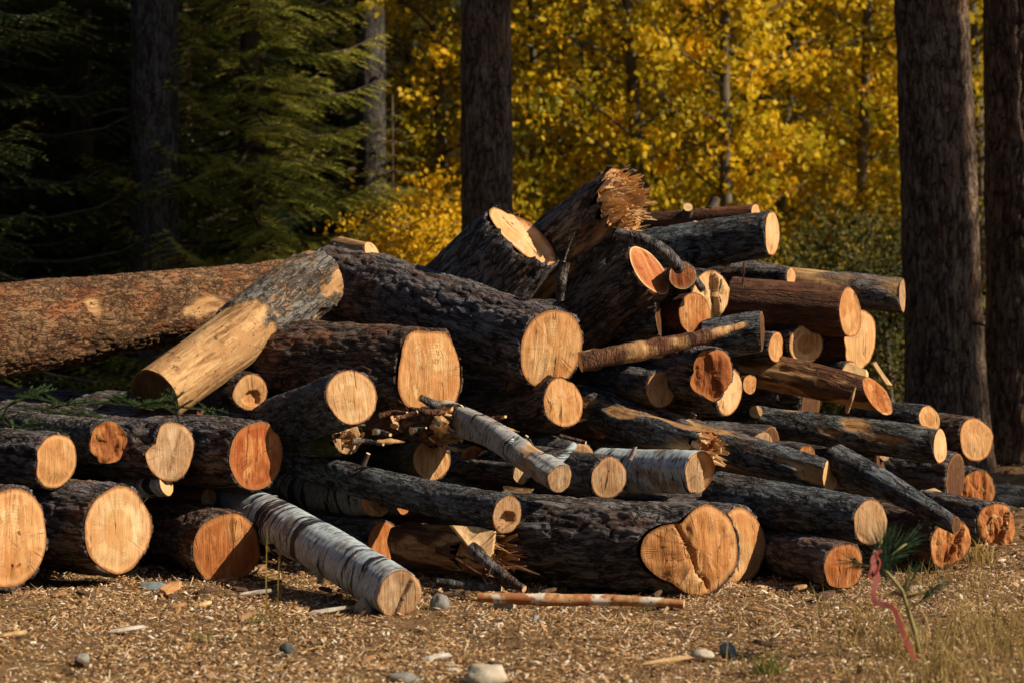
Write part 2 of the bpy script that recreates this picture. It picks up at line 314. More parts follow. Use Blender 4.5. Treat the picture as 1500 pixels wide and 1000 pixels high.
def body(L, rfun, ns, nt, style, s, zs=None, zf=None, peel=None, inner=.93, bend=0., lump=.05, outline=None, cap=True):
    th = np.arange(ns) * 2 * math.pi / ns; t = np.linspace(0, 1, nt)
    C, Sn = np.cos(th), np.sin(th)
    T = t[:, None] * np.ones(ns)[None]
    z0 = np.zeros(ns) if zs is None else zs; z1 = np.full(ns, L) if zf is None else L + zf
    Z = z0[None] * (1 - T) + z1[None] * T
    r = np.array([rfun(x) for x in t])[:, None] * np.ones(ns)[None]
    lp = np.stack([np.broadcast_to(C, T.shape) * 1.3, np.broadcast_to(Sn, T.shape) * 1.3, Z * 1.6], -1)
    r = r * (1 + lump * 2 * fbm(lp + s * 3.1, s, 2))
    if outline is not None:
        of = outline(th); k = np.clip(1 - T * L / .22, 0, 1); r = r * (1 + (of[None] - 1) * k * k * (3 - 2 * k))
    P = np.stack([r * C, r * Sn, Z], -1)
    d, h = bark_h(P, style, float(r.mean()), s)
    pe = np.zeros_like(T)
    if peel:
        kind = peel[0]
        if kind == 'patch': pe = np.clip((fbm(P * (peel[2] if len(peel) > 2 else (5, 5, 1.6)), s + 40, 3) + peel[1]) * 9, 0, 1)
        elif kind == 'near': pe = np.clip((peel[1] + .05 * fbm(P * 14, s + 41) - T) * 60, 0, 1)
        elif kind == 'both': pe = np.clip((peel[1] + .13 * fbm(P * 8, s + 41, 4) - T) * 60, 0, 1) + np.clip((T - peel[2] - .25 * fbm(P * 7, s + 43)) * 30, 0, 1)
        elif kind == 'all': pe = np.ones_like(T)
    pe = np.clip(pe, 0, 1)
    th_b = np.minimum(.024 if (peel and peel[0] == 'both') else .016, .11 * r)
    d = d * (1 - pe) + pe * (-th_b + .003 * fbm(P * (18, 18, 5), s + 60))
    base = r.copy(); r = r + d
    bx = bend * np.sin(T * math.pi) * L; bz = bend * .4 * np.sin(T * 2 * math.pi) * L
    def xyz(rr, tt=slice(None)): return np.stack([rr * C + bz[tt], rr * Sn + bx[tt], Z[tt]], -1)
    rz = np.maximum(0, fbm(np.stack([C * 4, Sn * 4, C * 0 + s], -1), s + 50, 4) - .08) * min(.12, .5 * float(base[0].mean())); rz2 = np.maximum(0, fbm(np.stack([C * 4, Sn * 4, C * 0 + s + 9], -1), s + 51, 4) - .08) * .06
    def rag(a):
        kk = np.clip(1 - np.arange(nt) * (L / nt) / .10, 0, 1)[:, None]; a[..., 2] += rz[None] * kk; return a
    rows = [xyz((base[0] * inner)[None], slice(0, 1)), rag(xyz(r)), xyz((base[-1] * inner)[None], slice(-1, None))]
    V = np.concatenate(rows); n = len(V)
    H = np.concatenate([h[:1] * 0 + .4, h, h[-1:] * 0 + .4]); PE = np.concatenate([pe[:1], pe, pe[-1:]])
    return V.reshape(-1, 3), ring_quads(n, ns), H.ravel(), PE.ravel(), (base[0] * inner, base[-1] * inner, th)
def disc(name, rim, th, mat, s, zoff=None, relief=0., step=0., nr=12, hollow=0., facets=(), shear=(0, 0), groove=None, M_=None, M_wood=None):
    """end-grain disc in its own plane (outward +z); rim radii per angle"""
    ns = len(th); rr = np.linspace(0, 1, nr + 1)[1:]
    X = rr[:, None] * rim[None] * np.cos(th)[None]; Y = rr[:, None] * rim[None] * np.sin(th)[None]
    P = np.stack([X, Y, np.zeros_like(X)], -1).reshape(-1, 3); P = np.concatenate([np.zeros((1, 3)), P])
    RN = np.concatenate([[0], np.repeat(rr, ns)])
    Rm = float(rim.mean()); edge = np.clip((1 - RN) * 6, 0, 1)
    a = RNG.uniform(-.5, .5); u = P[:, 0] * math.cos(a) + P[:, 1] * math.sin(a)
    z = (.010 * fbm(P * 10, s) + .004 * fbm(P * (60, 14, 1), s + 3)) * edge
    if relief: z = z + relief * edge * (fbm(P * (34, 12, 1) / 1., s + 5, 4) + .7 * np.round(2.5 * fbm(P * (9, 5, 1), s + 6)) / 2.5)
    if step: z = z + step * np.clip((u / Rm - .15) * 30, 0, 1) * edge
    for (fa, fo, fs) in facets:
        uu = P[:, 0] * math.cos(R(fa)) + P[:, 1] * math.sin(R(fa)); dzf = fs * np.clip(uu - fo * Rm, 0, 9) * .75; z = z - dzf; P[:, 0] += dzf * shear[0]; P[:, 1] += dzf * shear[1]
    if groove:
        ga, go, gw, gdp = groove; uu = P[:, 0] * math.cos(R(ga)) + P[:, 1] * math.sin(R(ga)) + .03 * fbm(P * 9, s + 90); z = z - gdp * np.clip(1 - np.abs(uu - go * Rm) / gw, 0, 1) * np.clip((1 - RN) * 8, 0, 1)
    if hollow:
        c = np.array([.05 * Rm, -.25 * Rm, 0]); dd = np.linalg.norm((P - c) / (1, .8, 1), axis=1) / Rm + .25 * fbm(P * 25, s + 7); z = z - hollow * np.clip((.55 - dd) * 7, 0, 1)
    P[:, 2] = z + .003
    q = ring_quads(nr, ns)[:, ::-1] + 1; k = np.arange(ns)
    tr = np.stack([np.zeros(ns, int), 1 + k, 1 + (k + 1) % ns], -1)
    return mesh_np(name, P, [tr, q], [mat], None, {'rn': RN})
def outline_fn(pts):
    """[(deg, factor)...] -> interpolator"""
    pts = sorted(((180 - p[0]) % 360, p[1]) for p in pts)      # given as seen: 0 = right, 90 = top
    a = np.array([p[0] for p in pts], float); f = np.array([p[1] for p in pts], float)
    return lambda th: np.interp(np.degrees(th) % 360, np.concatenate([a - 360, a, a + 360]), np.tile(f, 3))
def splinters(name, rim, n, s, mat, length=.12, width=.02, r0=.2, chord=None):
    rg = random.Random(s); mb = MB(); Rm = float(rim.mean())
    for i in range(n):
        a = rg.uniform(0, 6.283); q = Rm * rg.uniform(r0, .97); c = Vector((q * math.cos(a), q * math.sin(a), -.02))
        if chord: f_ = rg.uniform(-.75, .75) * Rm; o_ = chord[1] * Rm + rg.gauss(0, .006); c = Vector((f_ * math.cos(chord[0]) - o_ * math.sin(chord[0]), f_ * math.sin(chord[0]) + o_ * math.cos(chord[0]), -.025)); a = chord[0] + 1.57
        l = length * rg.uniform(.25, 1.) ; w = width * rg.uniform(.35, 1.2); th = w * rg.uniform(.10, .28)
        d = Vector((rg.gauss(0, .13) + .02 * math.cos(a), rg.gauss(0, .13) + .02 * math.sin(a), 1)).normalized()
        e = Vector((-math.sin(a), math.cos(a), 0)); g = Vector((math.cos(a), math.sin(a), 0))
        v = []
        for k, (f, ww) in enumerate(((0, 1), (.55, .8), (1, rg.choice((.06, .2, .45))))):
            b = c + d * (l * f + .02 * (k > 0)) + g * (.012 * f * rg.gauss(0, 1))
            v += [b + e * w * ww, b + g * th * ww, b - e * w * ww, b - g * th * ww]
        v = np.array([tuple(x) for x in v]); mb.add(v, ring_quads(3, 4), [[8, 9, 10, 11]], mat=0, tint=rg.random())
    return mb.mesh(name, [mat], smooth=False)
LOGN = [0]
def make_log(name, label, cat, near, r, to=None, yaw=None, slope=0., L=1.5, scr=None, asp=None, rf=None, taper=1.06, bark='pine', face='pale', far='dark',
             n=None, peel=None, inner=None, bend=0., lump=.065, outline=None, end='cut', relief=0., step=0., hollow=0., stubs=(), shards=None, jag=0., group=None, flare=None, res=1., facets=(), groove=None):
    LOGN[0] += 1; s = LOGN[0] * 13 + 5
    P0 = pt(*near); d = near[2]; r0 = r * d / F
    v = (P0 - cam.location).normalized()
    if to is not None:
        P1 = pt(*to); A = P1 - P0; L = A.length; A.normalize(); r1 = (rf * to[2] / F) if rf else r0 * taper
    else:
        if scr is not None:
            ex = Vector((1, 0, 0)); ex = (ex - v * ex.dot(v)).normalized(); ey = ex.cross(v)
            q = Vector(scr).normalized(); A = asp * v + math.sqrt(1 - asp * asp) * (q.x * ex + q.y * ey)
        else:
            base = math.atan2(v.x, v.y) - R(yaw); A = Vector((math.sin(base) * math.cos(R(slope)), math.cos(base) * math.cos(R(slope)), math.sin(R(slope))))
        r1 = r0 * taper
    m = frame(P0, A); mi = m.to_3x3().inverted()
    root = thing(name, label, cat, m, group)
    ns = int(max(24, min(170, 2 * math.pi * r / 2.6 * res))); lenpx = L * F / d
    nt = int(max(14, min(260, lenpx / 3.2 * res)))
    rfun = lambda t: (r0 + (r1 - r0) * t) * (1 + (flare(t) if flare else 0))
    if inner is None: inner = .985 if bark in ('birch', 'birchdim', 'redbrown') else .93
    if peel and peel[0] in ('near', 'both', 'all'): inner = .97 - min(.08, .016 / r0)
    th = np.arange(ns) * 2 * math.pi / ns
    zs = None; nl = Vector((0, 0, -1))
    if n is not None:
        yy, pp = R(n[0]), R(n[1]); base = math.atan2(v.x, v.y)
        w = Vector((math.sin(base + math.pi - yy) * math.cos(pp), math.cos(base + math.pi - yy) * math.cos(pp), math.sin(pp)))
        nl = (mi @ w).normalized()
        if nl.z > -.25: nl.z = -.25; nl.normalize()
        zs = -(nl.x * np.cos(th) + nl.y * np.sin(th)) * r0 / nl.z
    if not facets and end == 'cut' and r > 22 and relief < .03 and not hollow:
        rf_ = random.Random(s); facets = tuple((rf_.uniform(0, 360), rf_.uniform(-.1, .45), rf_.uniform(.04, .2)) for _ in range(rf_.choice((1, 2, 2))))
    if facets:
        fx_ = Vector((0, 1, 0)).cross(nl).normalized(); fy_ = nl.cross(fx_); pr = np.stack([r0 * inner * np.cos(th), r0 * inner * np.sin(th), np.zeros(ns) if zs is None else zs], -1)
        dz = sum(fs * np.clip((pr @ np.array(fx_)) * math.cos(R(fa)) + (pr @ np.array(fy_)) * math.sin(R(fa)) - fo * r0 * inner, 0, 9) for fa, fo, fs in facets); zsf = dz * .75 / abs(nl.z)
    if jag:
        jz = jag * fbm(np.stack([np.cos(th) * 5, np.sin(th) * 5, np.zeros(ns)], -1), s + 70, 4); zs = jz if zs is None else zs + jz
    V, q, H, PE, (rim0, rim1, th) = body(L, rfun, ns, nt, bark, s, zs if not facets else zsf + (0 if zs is None else zs), None, peel, inner, bend, lump, outline_fn(outline) if outline else None)
    link('bark' if not (peel and peel[0] == 'all') else 'bare_wood', mesh_np('bark', V, [q], [M[bark]], None, {'h': H, 'peel': PE}), root)
    # near cut face, in a plane of its own
    fz = nl; fx = Vector((0, 1, 0)).cross(fz).normalized(); fy = fz.cross(fx)
    fmx = Matrix((fx, fy, fz)).transposed().to_4x4()
    if end != 'none':
        z_ = zs if (zs is not None and not jag) else (zs - jz if (jag and n is not None) else np.zeros(ns))
        ringp = np.stack([rim0 * np.cos(th), rim0 * np.sin(th), z_], -1)
        ax, ay = ringp @ np.array(fx), ringp @ np.array(fy)
        a2 = np.arctan2(ay, ax); rad = np.hypot(ax, ay) * 1.004; o = np.argsort(a2); a2 = a2[o]; rad = rad[o]
        me = disc('cut_face', rad, a2, FM[face], s, None, relief, step, 14 if r > 25 else 8, hollow, facets, (fx.z / abs(nl.z), fy.z / abs(nl.z)), groove)
        link('torn_face' if end == 'torn' else 'cut_face', me, root, fmx)
        if shards:
            link('splinters', splinters('splinters', rad, shards[0], s, M[shards[2]] if len(shards) > 2 else M['torn'], shards[1], .016 if len(shards) < 4 else shards[3]), root, fmx)
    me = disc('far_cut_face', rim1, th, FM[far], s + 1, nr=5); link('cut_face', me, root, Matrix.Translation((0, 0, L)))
    if bark in ('birch', 'birchdim'):
        rb = random.Random(s + 3)
        for k in range(int(7 * L)):
            mb = MB()
            tt_ = rb.uniform(.03, .97); a0 = rb.uniform(0, 6.283); wz = rb.uniform(.012, .045); la = rb.uniform(.25, .8); sg = rb.choice((-1, 1)); rr = rfun(tt_) * 1.0; vv = []
            for q_ in range(6):
                f = q_ / 5; ang = a0 + sg * la * f; r_ = rr + .002 + .020 * f * f; tw = .008 * f * rb.uniform(-1, 1)
                for e_ in (-1, 1):
                    for th_ in (0, .0012): vv.append(((r_ + th_) * math.cos(ang), (r_ + th_) * math.sin(ang), tt_ * L + e_ * wz * (1 - .4 * f) + tw))
            fq = []
            for q_ in range(5):
                o_ = q_ * 4; fq += [[o_, o_ + 2, o_ + 6, o_ + 4], [o_ + 1, o_ + 5, o_ + 7, o_ + 3], [o_, o_ + 4, o_ + 5, o_ + 1], [o_ + 2, o_ + 3, o_ + 7, o_ + 6]]
            mb.add(vv, fq)
            link('bark_curl', mb.mesh('bark_curl', [M['peelflap']]), root)
    for (t, a, sr, sl) in stubs:
        a = 180 - a; rr = rfun(t); dirv = Vector((math.cos(R(a)), math.sin(R(a)), -.35)).normalized(); p = Vector((math.cos(R(a)) * rr * .8, math.sin(R(a)) * rr * .8, t * L))
        pts = [p + dirv * (sl + rr * .2) * f for f in (0, .35, .7, 1.)]
        tv, tq, tt = tube(pts, [sr * 1.35, sr * 1.1, sr * 1.02, sr], 14)
        mb = MB(); mb.add(tv, tq, mat=0); mb.add(tv, tt, mat=1)
        me = mb.mesh('branch_stub', [M['twig'] if bark not in ('birch',) else M['birchdim'], M['stubface']]); link('branch_stub', me, root)
    return root
PL, BL = 'pine_log', 'birch_log'
LC = 'log'
# --- front row on the ground
make_log(PL, 'big log at the frame edge, pale streaky cut face beside the ring-marked log', LC, (14, 786, 11.65), 79, yaw=42, L=2.2, face='pale', step=.012)
make_log(PL, 'thick log on the ground with a round dark heart ring in its pale face', LC, (172, 775, 12.0), 68, yaw=42, L=2.2, face='ringed')
make_log(PL, 'log with an orange brown face on the ground beside the white birch', LC, (333, 803, 12.2), 55, yaw=20, L=1.9, face='orange', bark='pinewarm', step=.01)
make_log(BL, 'white birch log leaning down towards the camera, dull tan face on the ground', LC, (585, 870, 10.98), 35, to=(347, 741, 12.9), rf=35, bark='birch', face='weathered', step=.02, lump=.10, bend=.010,
         stubs=[(.42, 260, .016, .03), (.62, 200, .018, .03), (.25, 300, .012, .02)])
make_log(PL, 'short orange-faced log just behind the white birch log', LC, (562, 796, 12.9), 34, yaw=44, L=1.8, face='orange', bark='pineblue')
make_log(BL, 'grey birch log with a hollow under its golden face, above the small orange-faced log', LC, (553, 730, 13.0), 31, to=(395, 715, 13.9), bark='birchdim', face='gold', hollow=.05, outline=[(0, 1), (90, 1), (215, 1), (265, .82), (300, .86), (330, 1)])
make_log(PL, 'long slim mossy dark log with a small hollow tan face, over the splintered log', LC, (742, 753, 11.9), 29, to=(412, 668, 13.3), rf=20, bark='pineblue', face='weathered', hollow=.045, bend=-.012, stubs=[(.62, 80, .012, .05)])
make_log(PL, 'largest dark log with a heart-shaped split face in the middle of the pile foot', LC, (1024, 803, 11.7), 69, to=(712, 790, 12.45), face='gold', n=(28, -2), relief=.012, step=.0, groove=(208, .20, .012, .035), facets=((172, .22, .55), (28, .05, .22), (262, .45, .25)),
         outline=[(0, 1.0), (45, 1.04), (78, 1.06), (98, .93), (116, .70), (136, .84), (160, .90), (190, .90), (215, .86), (242, .86), (275, 1.1), (310, 1.03)], bark='pine')
make_log(PL, 'round orange-tan log end tucked behind the heart-shaped split face', LC, (1083, 800, 12.35), 58, yaw=42, L=1.6, face='gold')
make_log('splintered_log', 'brown splintered log with torn fibres on the ground between birch and largest log', LC, (700, 806, 12.05), 40, to=(598, 798, 12.6), bark='redbrown', face='rot', end='torn', relief=.10, jag=.25, shards=(110, .34, 'tornbrown', .016), peel=('patch', -.1, (12, 12, 3)), lump=.28)
# --- left second row
make_log(PL, 'small log with a pale yellow face at far left, second row', LC, (82, 676, 12.05), 42, yaw=40, L=1.9, face='pale', outline=[(0, 1), (90, 1), (150, 1), (175, .86), (200, .97), (240, 1)])
make_log(PL, 'small log with a rotten red-brown face between two larger second-row logs', LC, (159, 648, 12.3), 34, yaw=30, L=1.7, face='rot', bark='greymix', relief=.03, outline=[(0, 1), (200, 1), (225, .82), (245, .98), (300, .95)])
make_log(PL, 'log with a chunk missing from the upper corner of its brown-streaked face', LC, (249, 661, 12.35), 46, yaw=38, L=2.1, face='weathered', outline=[(0, 1), (80, 1), (112, .97), (132, .74), (152, .64), (168, .85), (180, 1)], step=.015)
make_log(PL, 'log with a resin-red face and a pale star crack, under the fir sprigs', LC, (374, 668, 12.5), 55, yaw=41, L=2.6, face='resin', outline=[(0, 1), (35, 1.0), (48, .93), (60, 1.03), (90, 1)])
make_log(BL, 'small blue-white birch log with a slanted pale end under the chipped face', LC, (243, 709, 12.35), 17, to=(165, 714, 12.8), bark='birch', face='cream', n=(62, 20))
make_log(PL, 'thin log end peeping out between front orange face and birch', LC, (305, 729, 12.7), 15, yaw=44, L=.8, face='weathered', bark='redbrown')
# --- upper left
make_log(PL, 'long thick red-brown log lying along the upper left skyline of the pile', LC, (-190, 512, 13.3), 74, to=(440, 425, 15.4), rf=48, bark='pinebrown', face='pale', peel=('patch', -.30, (4, 4, 3)), lump=.11, res=1.1)
make_log('peeled_log', 'half-debarked log propped across the long red-brown log, bare golden lower half', LC, (226, 582, 13.0), 49, to=(466, 407, 14.2), rf=50, bark='greymix', face='dark', far='pale', peel=('both', .55, .93), inner=.9, lump=.04)  # near face coloured dark for shade, as it faces away from the sun
make_log('pine_log', 'great dark furrowed log sloping down across the pile centre to a round face', LC, (808, 511, 13.2), 63, to=(492, 415, 14.9), rf=62, bark='pine', face='gold', res=1.15)
make_log(PL, 'stout dark log with a tall bright streaked face under the great furrowed log', LC, (632, 548, 13.02), 68, to=(395, 535, 13.85), bark='pinewarm', face='gold', n=(36, 0), outline=[(0, .80), (40, .9), (65, 1.05), (90, .98), (115, 1.02), (150, .86), (180, .84), (225, .95), (270, .95), (320, .9)])
make_log(PL, 'log with a round pale cracked face pointing up from lower left', LC, (516, 581, 12.5), 43, to=(402, 622, 13.3), face='ringed', bark='pineblue', taper=.95)
make_log(PL, 'small pale log end with a broken lower rim below the half-debarked log', LC, (367, 576, 13.3), 30, yaw=25, L=1.1, face='pale', hollow=.03, outline=[(0, 1), (200, 1), (260, .9), (300, .84), (330, .95)])
make_log('split_log', 'pale split wood peeping above the upper end of the great furrowed log', LC, (545, 372, 14.6), 17, to=(497, 362, 14.9), bark='redbrown', face='cream', peel=('all',), n=(50, 35))
# --- middle
make_log(PL, 'mossy log with a pale orange face above the long slim log', LC, (632, 673, 12.9), 33, to=(525, 668, 13.7), bark='mossy', face='gold')
make_log('broken_log', 'short broken log with a torn hollow tan end beside the round cracked face', LC, (508, 640, 12.9), 27, to=(405, 668, 13.4), bark='mossy', face='weathered', end='torn', hollow=.06, jag=.05, relief=.02, shards=(24, .05))
make_log('broken_log', 'thin dark broken log sloping behind the torn hollow tan end', LC, (585, 612, 13.0), 23, to=(480, 655, 13.25), bark='redbrown', face='weathered', end='torn', jag=.05, relief=.02, shards=(14, .05))
make_log('broken_log', 'broken dark log with ragged bright torn end beneath the tall streaked face', LC, (652, 624, 12.85), 31, to=(548, 634, 13.5), bark='pinewarm', face='gold', end='torn', jag=.09, relief=.06, shards=(60, .10, 'torn', .022), n=(40, -20))
make_log(BL, 'thin white birch trunk with peeling red bark sloping onto the largest dark log', LC, (820, 698, 12.0), 21, to=(652, 608, 13.0), rf=25, bark='birchdim', face='weathered', lump=.2, bend=.022, peel=('patch', -.16, (7, 7, 4)), stubs=[(.35, 70, .010, .03)])
make_log(PL, 'reddish half-hidden log end right of the birch top, under the tilted pale-orange log', LC, (738, 634, 13.5), 30, yaw=42, L=1.4, face='resin')
make_log(PL, 'reddish shaded log end hidden under the thin white birch trunk', LC, (694, 682, 13.4), 32, yaw=42, L=1.4, face='resin')
make_log(PL, 'dark log with a small bright oval face tilted up below the great furrowed log', LC, (825, 589, 13.1), 37, to=(686, 626, 13.9), taper=.95, face='gold', bark='pinewarm')
make_log('peeled_log', 'long dark log with stripped tan patches sloping right to a thin pale face', LC, (1216, 697, 13.0), 24, to=(843, 597, 14.0), rf=38, bark='pineblue', face='cream', peel=('patch', .03, (11, 11, 2.6)), n=(68, 10), stubs=[(.55, 80, .02, .02)])
make_log('broken_log', 'stripped trunk with a shattered torn end resting above the blue-white birch', LC, (1034, 655, 12.75), 27, to=(882, 612, 13.5), bark='pineblue', face='rot', end='torn', peel=('patch', .12, (7, 7, 1.5)), jag=.10, relief=.06, shards=(50, .13))
make_log(BL, 'blue-white birch log with a split tan face lying on the largest dark log', LC, (1025, 691, 12.4), 32, to=(885, 688, 12.95), bark='birch', face='weathered', step=-.06, lump=.10)
make_log(PL, 'half-hidden tan face rising just above the largest dark log', LC, (893, 698, 12.5), 32, yaw=34, L=1.1, face='weathered', bark='grey')
make_log(PL, 'dark log lying behind the thin white birch and forked branch', LC, (850, 672, 13.0), 25, to=(745, 652, 13.6), face='weathered', bark='grey')
make_log(PL, 'grey log with a rounded tan face beneath the long peeled branch', LC, (968, 570, 13.6), 28, to=(868, 556, 14.2), face='weathered', bark='grey')
make_log(PL, 'log with a ragged rotten orange face in front of a cream oval face', LC, (1040, 549, 13.45), 41, to=(935, 530, 14.3), face='rot', bark='pine', relief=.018, step=.02, outline=[(0, .95), (60, 1.03), (120, .9), (170, .7), (200, .92), (250, .8), (280, 1), (330, .9)])
make_log(PL, 'log end with a smooth cream oval face under the rotten orange one', LC, (1068, 575, 13.8), 37, yaw=56, L=1.2, face='cream')
# --- upper middle and right
make_log(PL, 'pale crescent of a log face just behind the great furrowed log', LC, (842, 477, 13.9), 36, yaw=40, L=1.6, face='cream')
make_log('stump', 'dark tree stump tipped backwards with a curved saw-cut top on the pile crest', 'stump', (766, 345, 14.1), 68, scr=(-.67, -.74), asp=.33, L=.95, taper=1.15, bark='pine', face='stump', relief=.016, step=-.05, jag=.05, end='torn',
         outline=[(0, .95), (25, 1), (50, .82), (80, .74), (105, .95), (140, 1), (180, 1), (240, 1.03), (300, .98)])
make_log('broken_log', 'broken upright trunk with a bright shattered top, highest thing on the pile', LC, (908, 297, 14.2), 50, to=(800, 400, 14.7), rf=72, bark='pine', face='gold', end='torn', relief=.07, jag=.16, shards=(280, .15, 'torn', .0135), n=(50, 12), stubs=[(.42, 290, .035, .02), (.12, 85, .02, .05)], peel=('patch', -.25))
make_log('split_log', 'dark split log with a slanted red and cream face below the shattered trunk', LC, (951, 396, 13.7), 45, scr=(-.80, -.60), asp=.46, L=1.1, taper=1.1, bark='pinewarm', face='red', outline=[(0, 1), (90, 1), (180, .95), (250, .9), (300, 1)])
make_log(PL, 'black-barked log end wedged below the dark split log', LC, (966, 468, 13.75), 34, to=(845, 478, 14.4), bark='pine', face='dark', n=(86, 5), jag=.05)
make_log(PL, 'small log with a red-brown oval end beside the bent branch', LC, (1000, 405, 13.6), 21, yaw=2, L=.5, face='red')
make_log(PL, 'large pale faceted log end behind the small red-brown oval', LC, (1040, 432, 14.15), 38, yaw=44, L=1.2, face='cream', step=.04, relief=.02)
make_log(PL, 'log with a brown-streaked face above the long peeled branch', LC, (1018, 460, 13.8), 30, to=(945, 468, 14.2), bark='redbrown', face='orange')
make_log(PL, 'black log cut square, resting over the peeled branch tip', LC, (1116, 484, 13.75), 29, to=(1035, 498, 13.85), bark='pineblue', face='dark', n=(84, 0), peel=('patch', -.2))  # end coloured dark for its edge-on shade
make_log(PL, 'narrow cream crescent face right of the square-cut black log', LC, (1137, 508, 14.1), 23, yaw=60, L=1., face='gold')
make_log(PL, 'log with a brown heart in a pale oval face under the smooth brown log', LC, (1181, 504, 14.2), 30, to=(1108, 492, 14.75), face='browncore')
make_log(PL, 'smooth red-brown log with a narrow split face near the pile top', LC, (1246, 458, 14.2), 37, to=(1073, 444, 14.5), bark='redbrown', face='gold', n=(64, 0), step=-.02)
make_log('split_log', 'pale squared split log end hanging under the smooth red-brown log', LC, (1258, 498, 14.45), 45, yaw=58, L=1.2, bark='redbrown', face='cream', outline=[(0, 1), (30, 1.1), (60, 1.0), (110, .98), (150, 1), (200, .8), (240, .95), (270, 1.1), (300, 1.0)])
make_log(PL, 'grey-topped log cut square behind the smooth red-brown log', LC, (1323, 434, 15.0), 26, to=(1072, 402, 15.4), rf=25, bark='grey', face='weathered', n=(84, 0), peel=('patch', -.22))
make_log(PL, 'little log with a cream end lying between the smooth brown and grey logs', LC, (1158, 405, 14.75), 13, yaw=58, L=.6, face='cream', bark='pine')
make_log(PL, 'big dark log with a narrow cream face at the right of the pile crest', LC, (1132, 343, 14.6), 34, to=(925, 377, 15.0), rf=36, bark='pineblue', face='cream', n=(69, 2), stubs=[(.52, 100, .012, .01)])
make_log(PL, 'thin knotty log with sawn stubs on the pile crest behind the big dark log', LC, (1106, 312, 15.3), 13, to=(915, 328, 15.6), rf=14, bark='redbrown', face='cream', n=(60, 0), stubs=[(.33, 70, .032, .07), (.5, 150, .03, .08)])
make_log('broken_log', 'long brown stripped log sloping right to a jagged orange end', LC, (1285, 580, 13.9), 24, to=(1045, 527, 14.4), rf=31, bark='redbrown', face='orange', peel=('patch', .12, (12, 12, 3.2)), n=(52, 28), relief=.03)
make_log(PL, 'little pale log end behind the long brown stripped log', LC, (1246, 547, 14.35), 18, yaw=48, L=.7, face='cream', bark='grey', hollow=.03)
make_log(PL, 'thin log with a split brown-centred face resting on the long smooth log', LC, (1361, 613, 14.35), 20, to=(1245, 602, 14.7), bark='pineblue', face='browncore', n=(40, 10))
make_log(PL, 'long smooth blue-black and brown log with a narrow pale end, right side', LC, (1378, 652, 14.0), 27, to=(1090, 612, 14.45), rf=23, bark='pineblue', face='cream', n=(65, 0), peel=('patch', -.08, (6, 6, 2)), stubs=[(.93, 150, .04, .02)])
make_log(PL, 'dark log with a golden round face beside the lit pine trunk', LC, (1430, 643, 14.9), 34, to=(1290, 632, 15.5), bark='pinewarm', face='pale', n=(44, 0))
make_log('broken_log', 'torn orange-brown log end in shade under the long smooth log', LC, (1318, 690, 15.3), 20, yaw=38, L=.9, face='orange', end='torn', relief=.05, shards=(14, .08))
make_log(PL, 'grey tapering log leaning down to the right over the large dark logs', LC, (1400, 768, 12.4), 13, to=(1222, 672, 13.1), rf=25, bark='pineblue', face='dark', n=(60, 0), lump=.12, bend=.012)
make_log(PL, 'big blue-black log with a tan oval face behind the pine seedling', LC, (1277, 764, 12.2), 36, to=(1050, 727, 12.9), bark='pineblue', face='weathered', n=(50, 0))
make_log(PL, 'short log with a brown round face on the ground under the blue-black log', LC, (1236, 829, 11.95), 35, yaw=30, L=1.5, face='orange')
make_log(PL, 'log with a deeply cracked orange face at the foot of the leaning grey log', LC, (1394, 795, 12.6), 40, to=(1285, 775, 13.3), face='orange', bark='pinewarm', step=.03, relief=.025, n=(36, 0), outline=[(0, .92), (45, .95), (90, 1), (135, .95), (180, 1), (225, 1.03), (270, .95), (315, .9)])
make_log(PL, 'round orange log end lying away from the pile near the pine trunks', LC, (1433, 717, 15.4), 31, yaw=28, L=.8, face='orange', relief=.02)
make_log('broken_log', 'short chunky log with a shattered orange face on the ground at far right', LC, (1463, 771, 13.7), 37, yaw=38, L=.7, face='orange', relief=.03, step=.04, end='torn', shards=(10, .05), facets=((150, .0, .5), (20, .2, .6)))
make_log(PL, 'weathered grey log lying crosswise at the right picture edge', LC, (1452, 728, 15.9), 20, to=(1590, 738, 15.9), bark='grey', face='weathered')
# --- logs showing only in the gaps
G = 'shaded dark logs inside the pile'
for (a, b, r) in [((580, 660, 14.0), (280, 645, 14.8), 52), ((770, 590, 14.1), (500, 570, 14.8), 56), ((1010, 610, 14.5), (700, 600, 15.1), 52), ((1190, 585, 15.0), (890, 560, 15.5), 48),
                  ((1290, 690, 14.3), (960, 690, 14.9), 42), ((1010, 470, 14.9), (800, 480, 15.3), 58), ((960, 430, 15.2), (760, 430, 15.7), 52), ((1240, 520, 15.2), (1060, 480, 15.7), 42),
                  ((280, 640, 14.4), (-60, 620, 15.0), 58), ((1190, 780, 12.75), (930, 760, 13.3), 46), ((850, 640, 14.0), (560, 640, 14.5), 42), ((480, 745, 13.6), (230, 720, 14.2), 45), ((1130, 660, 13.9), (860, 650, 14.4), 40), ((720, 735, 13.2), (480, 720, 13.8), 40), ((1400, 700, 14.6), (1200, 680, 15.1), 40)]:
    make_log(PL, 'shaded dark log deep inside the pile, seen only through gaps', LC, a, r, to=b, bark='pine', face='dark', far='dark', group=G, res=.6)

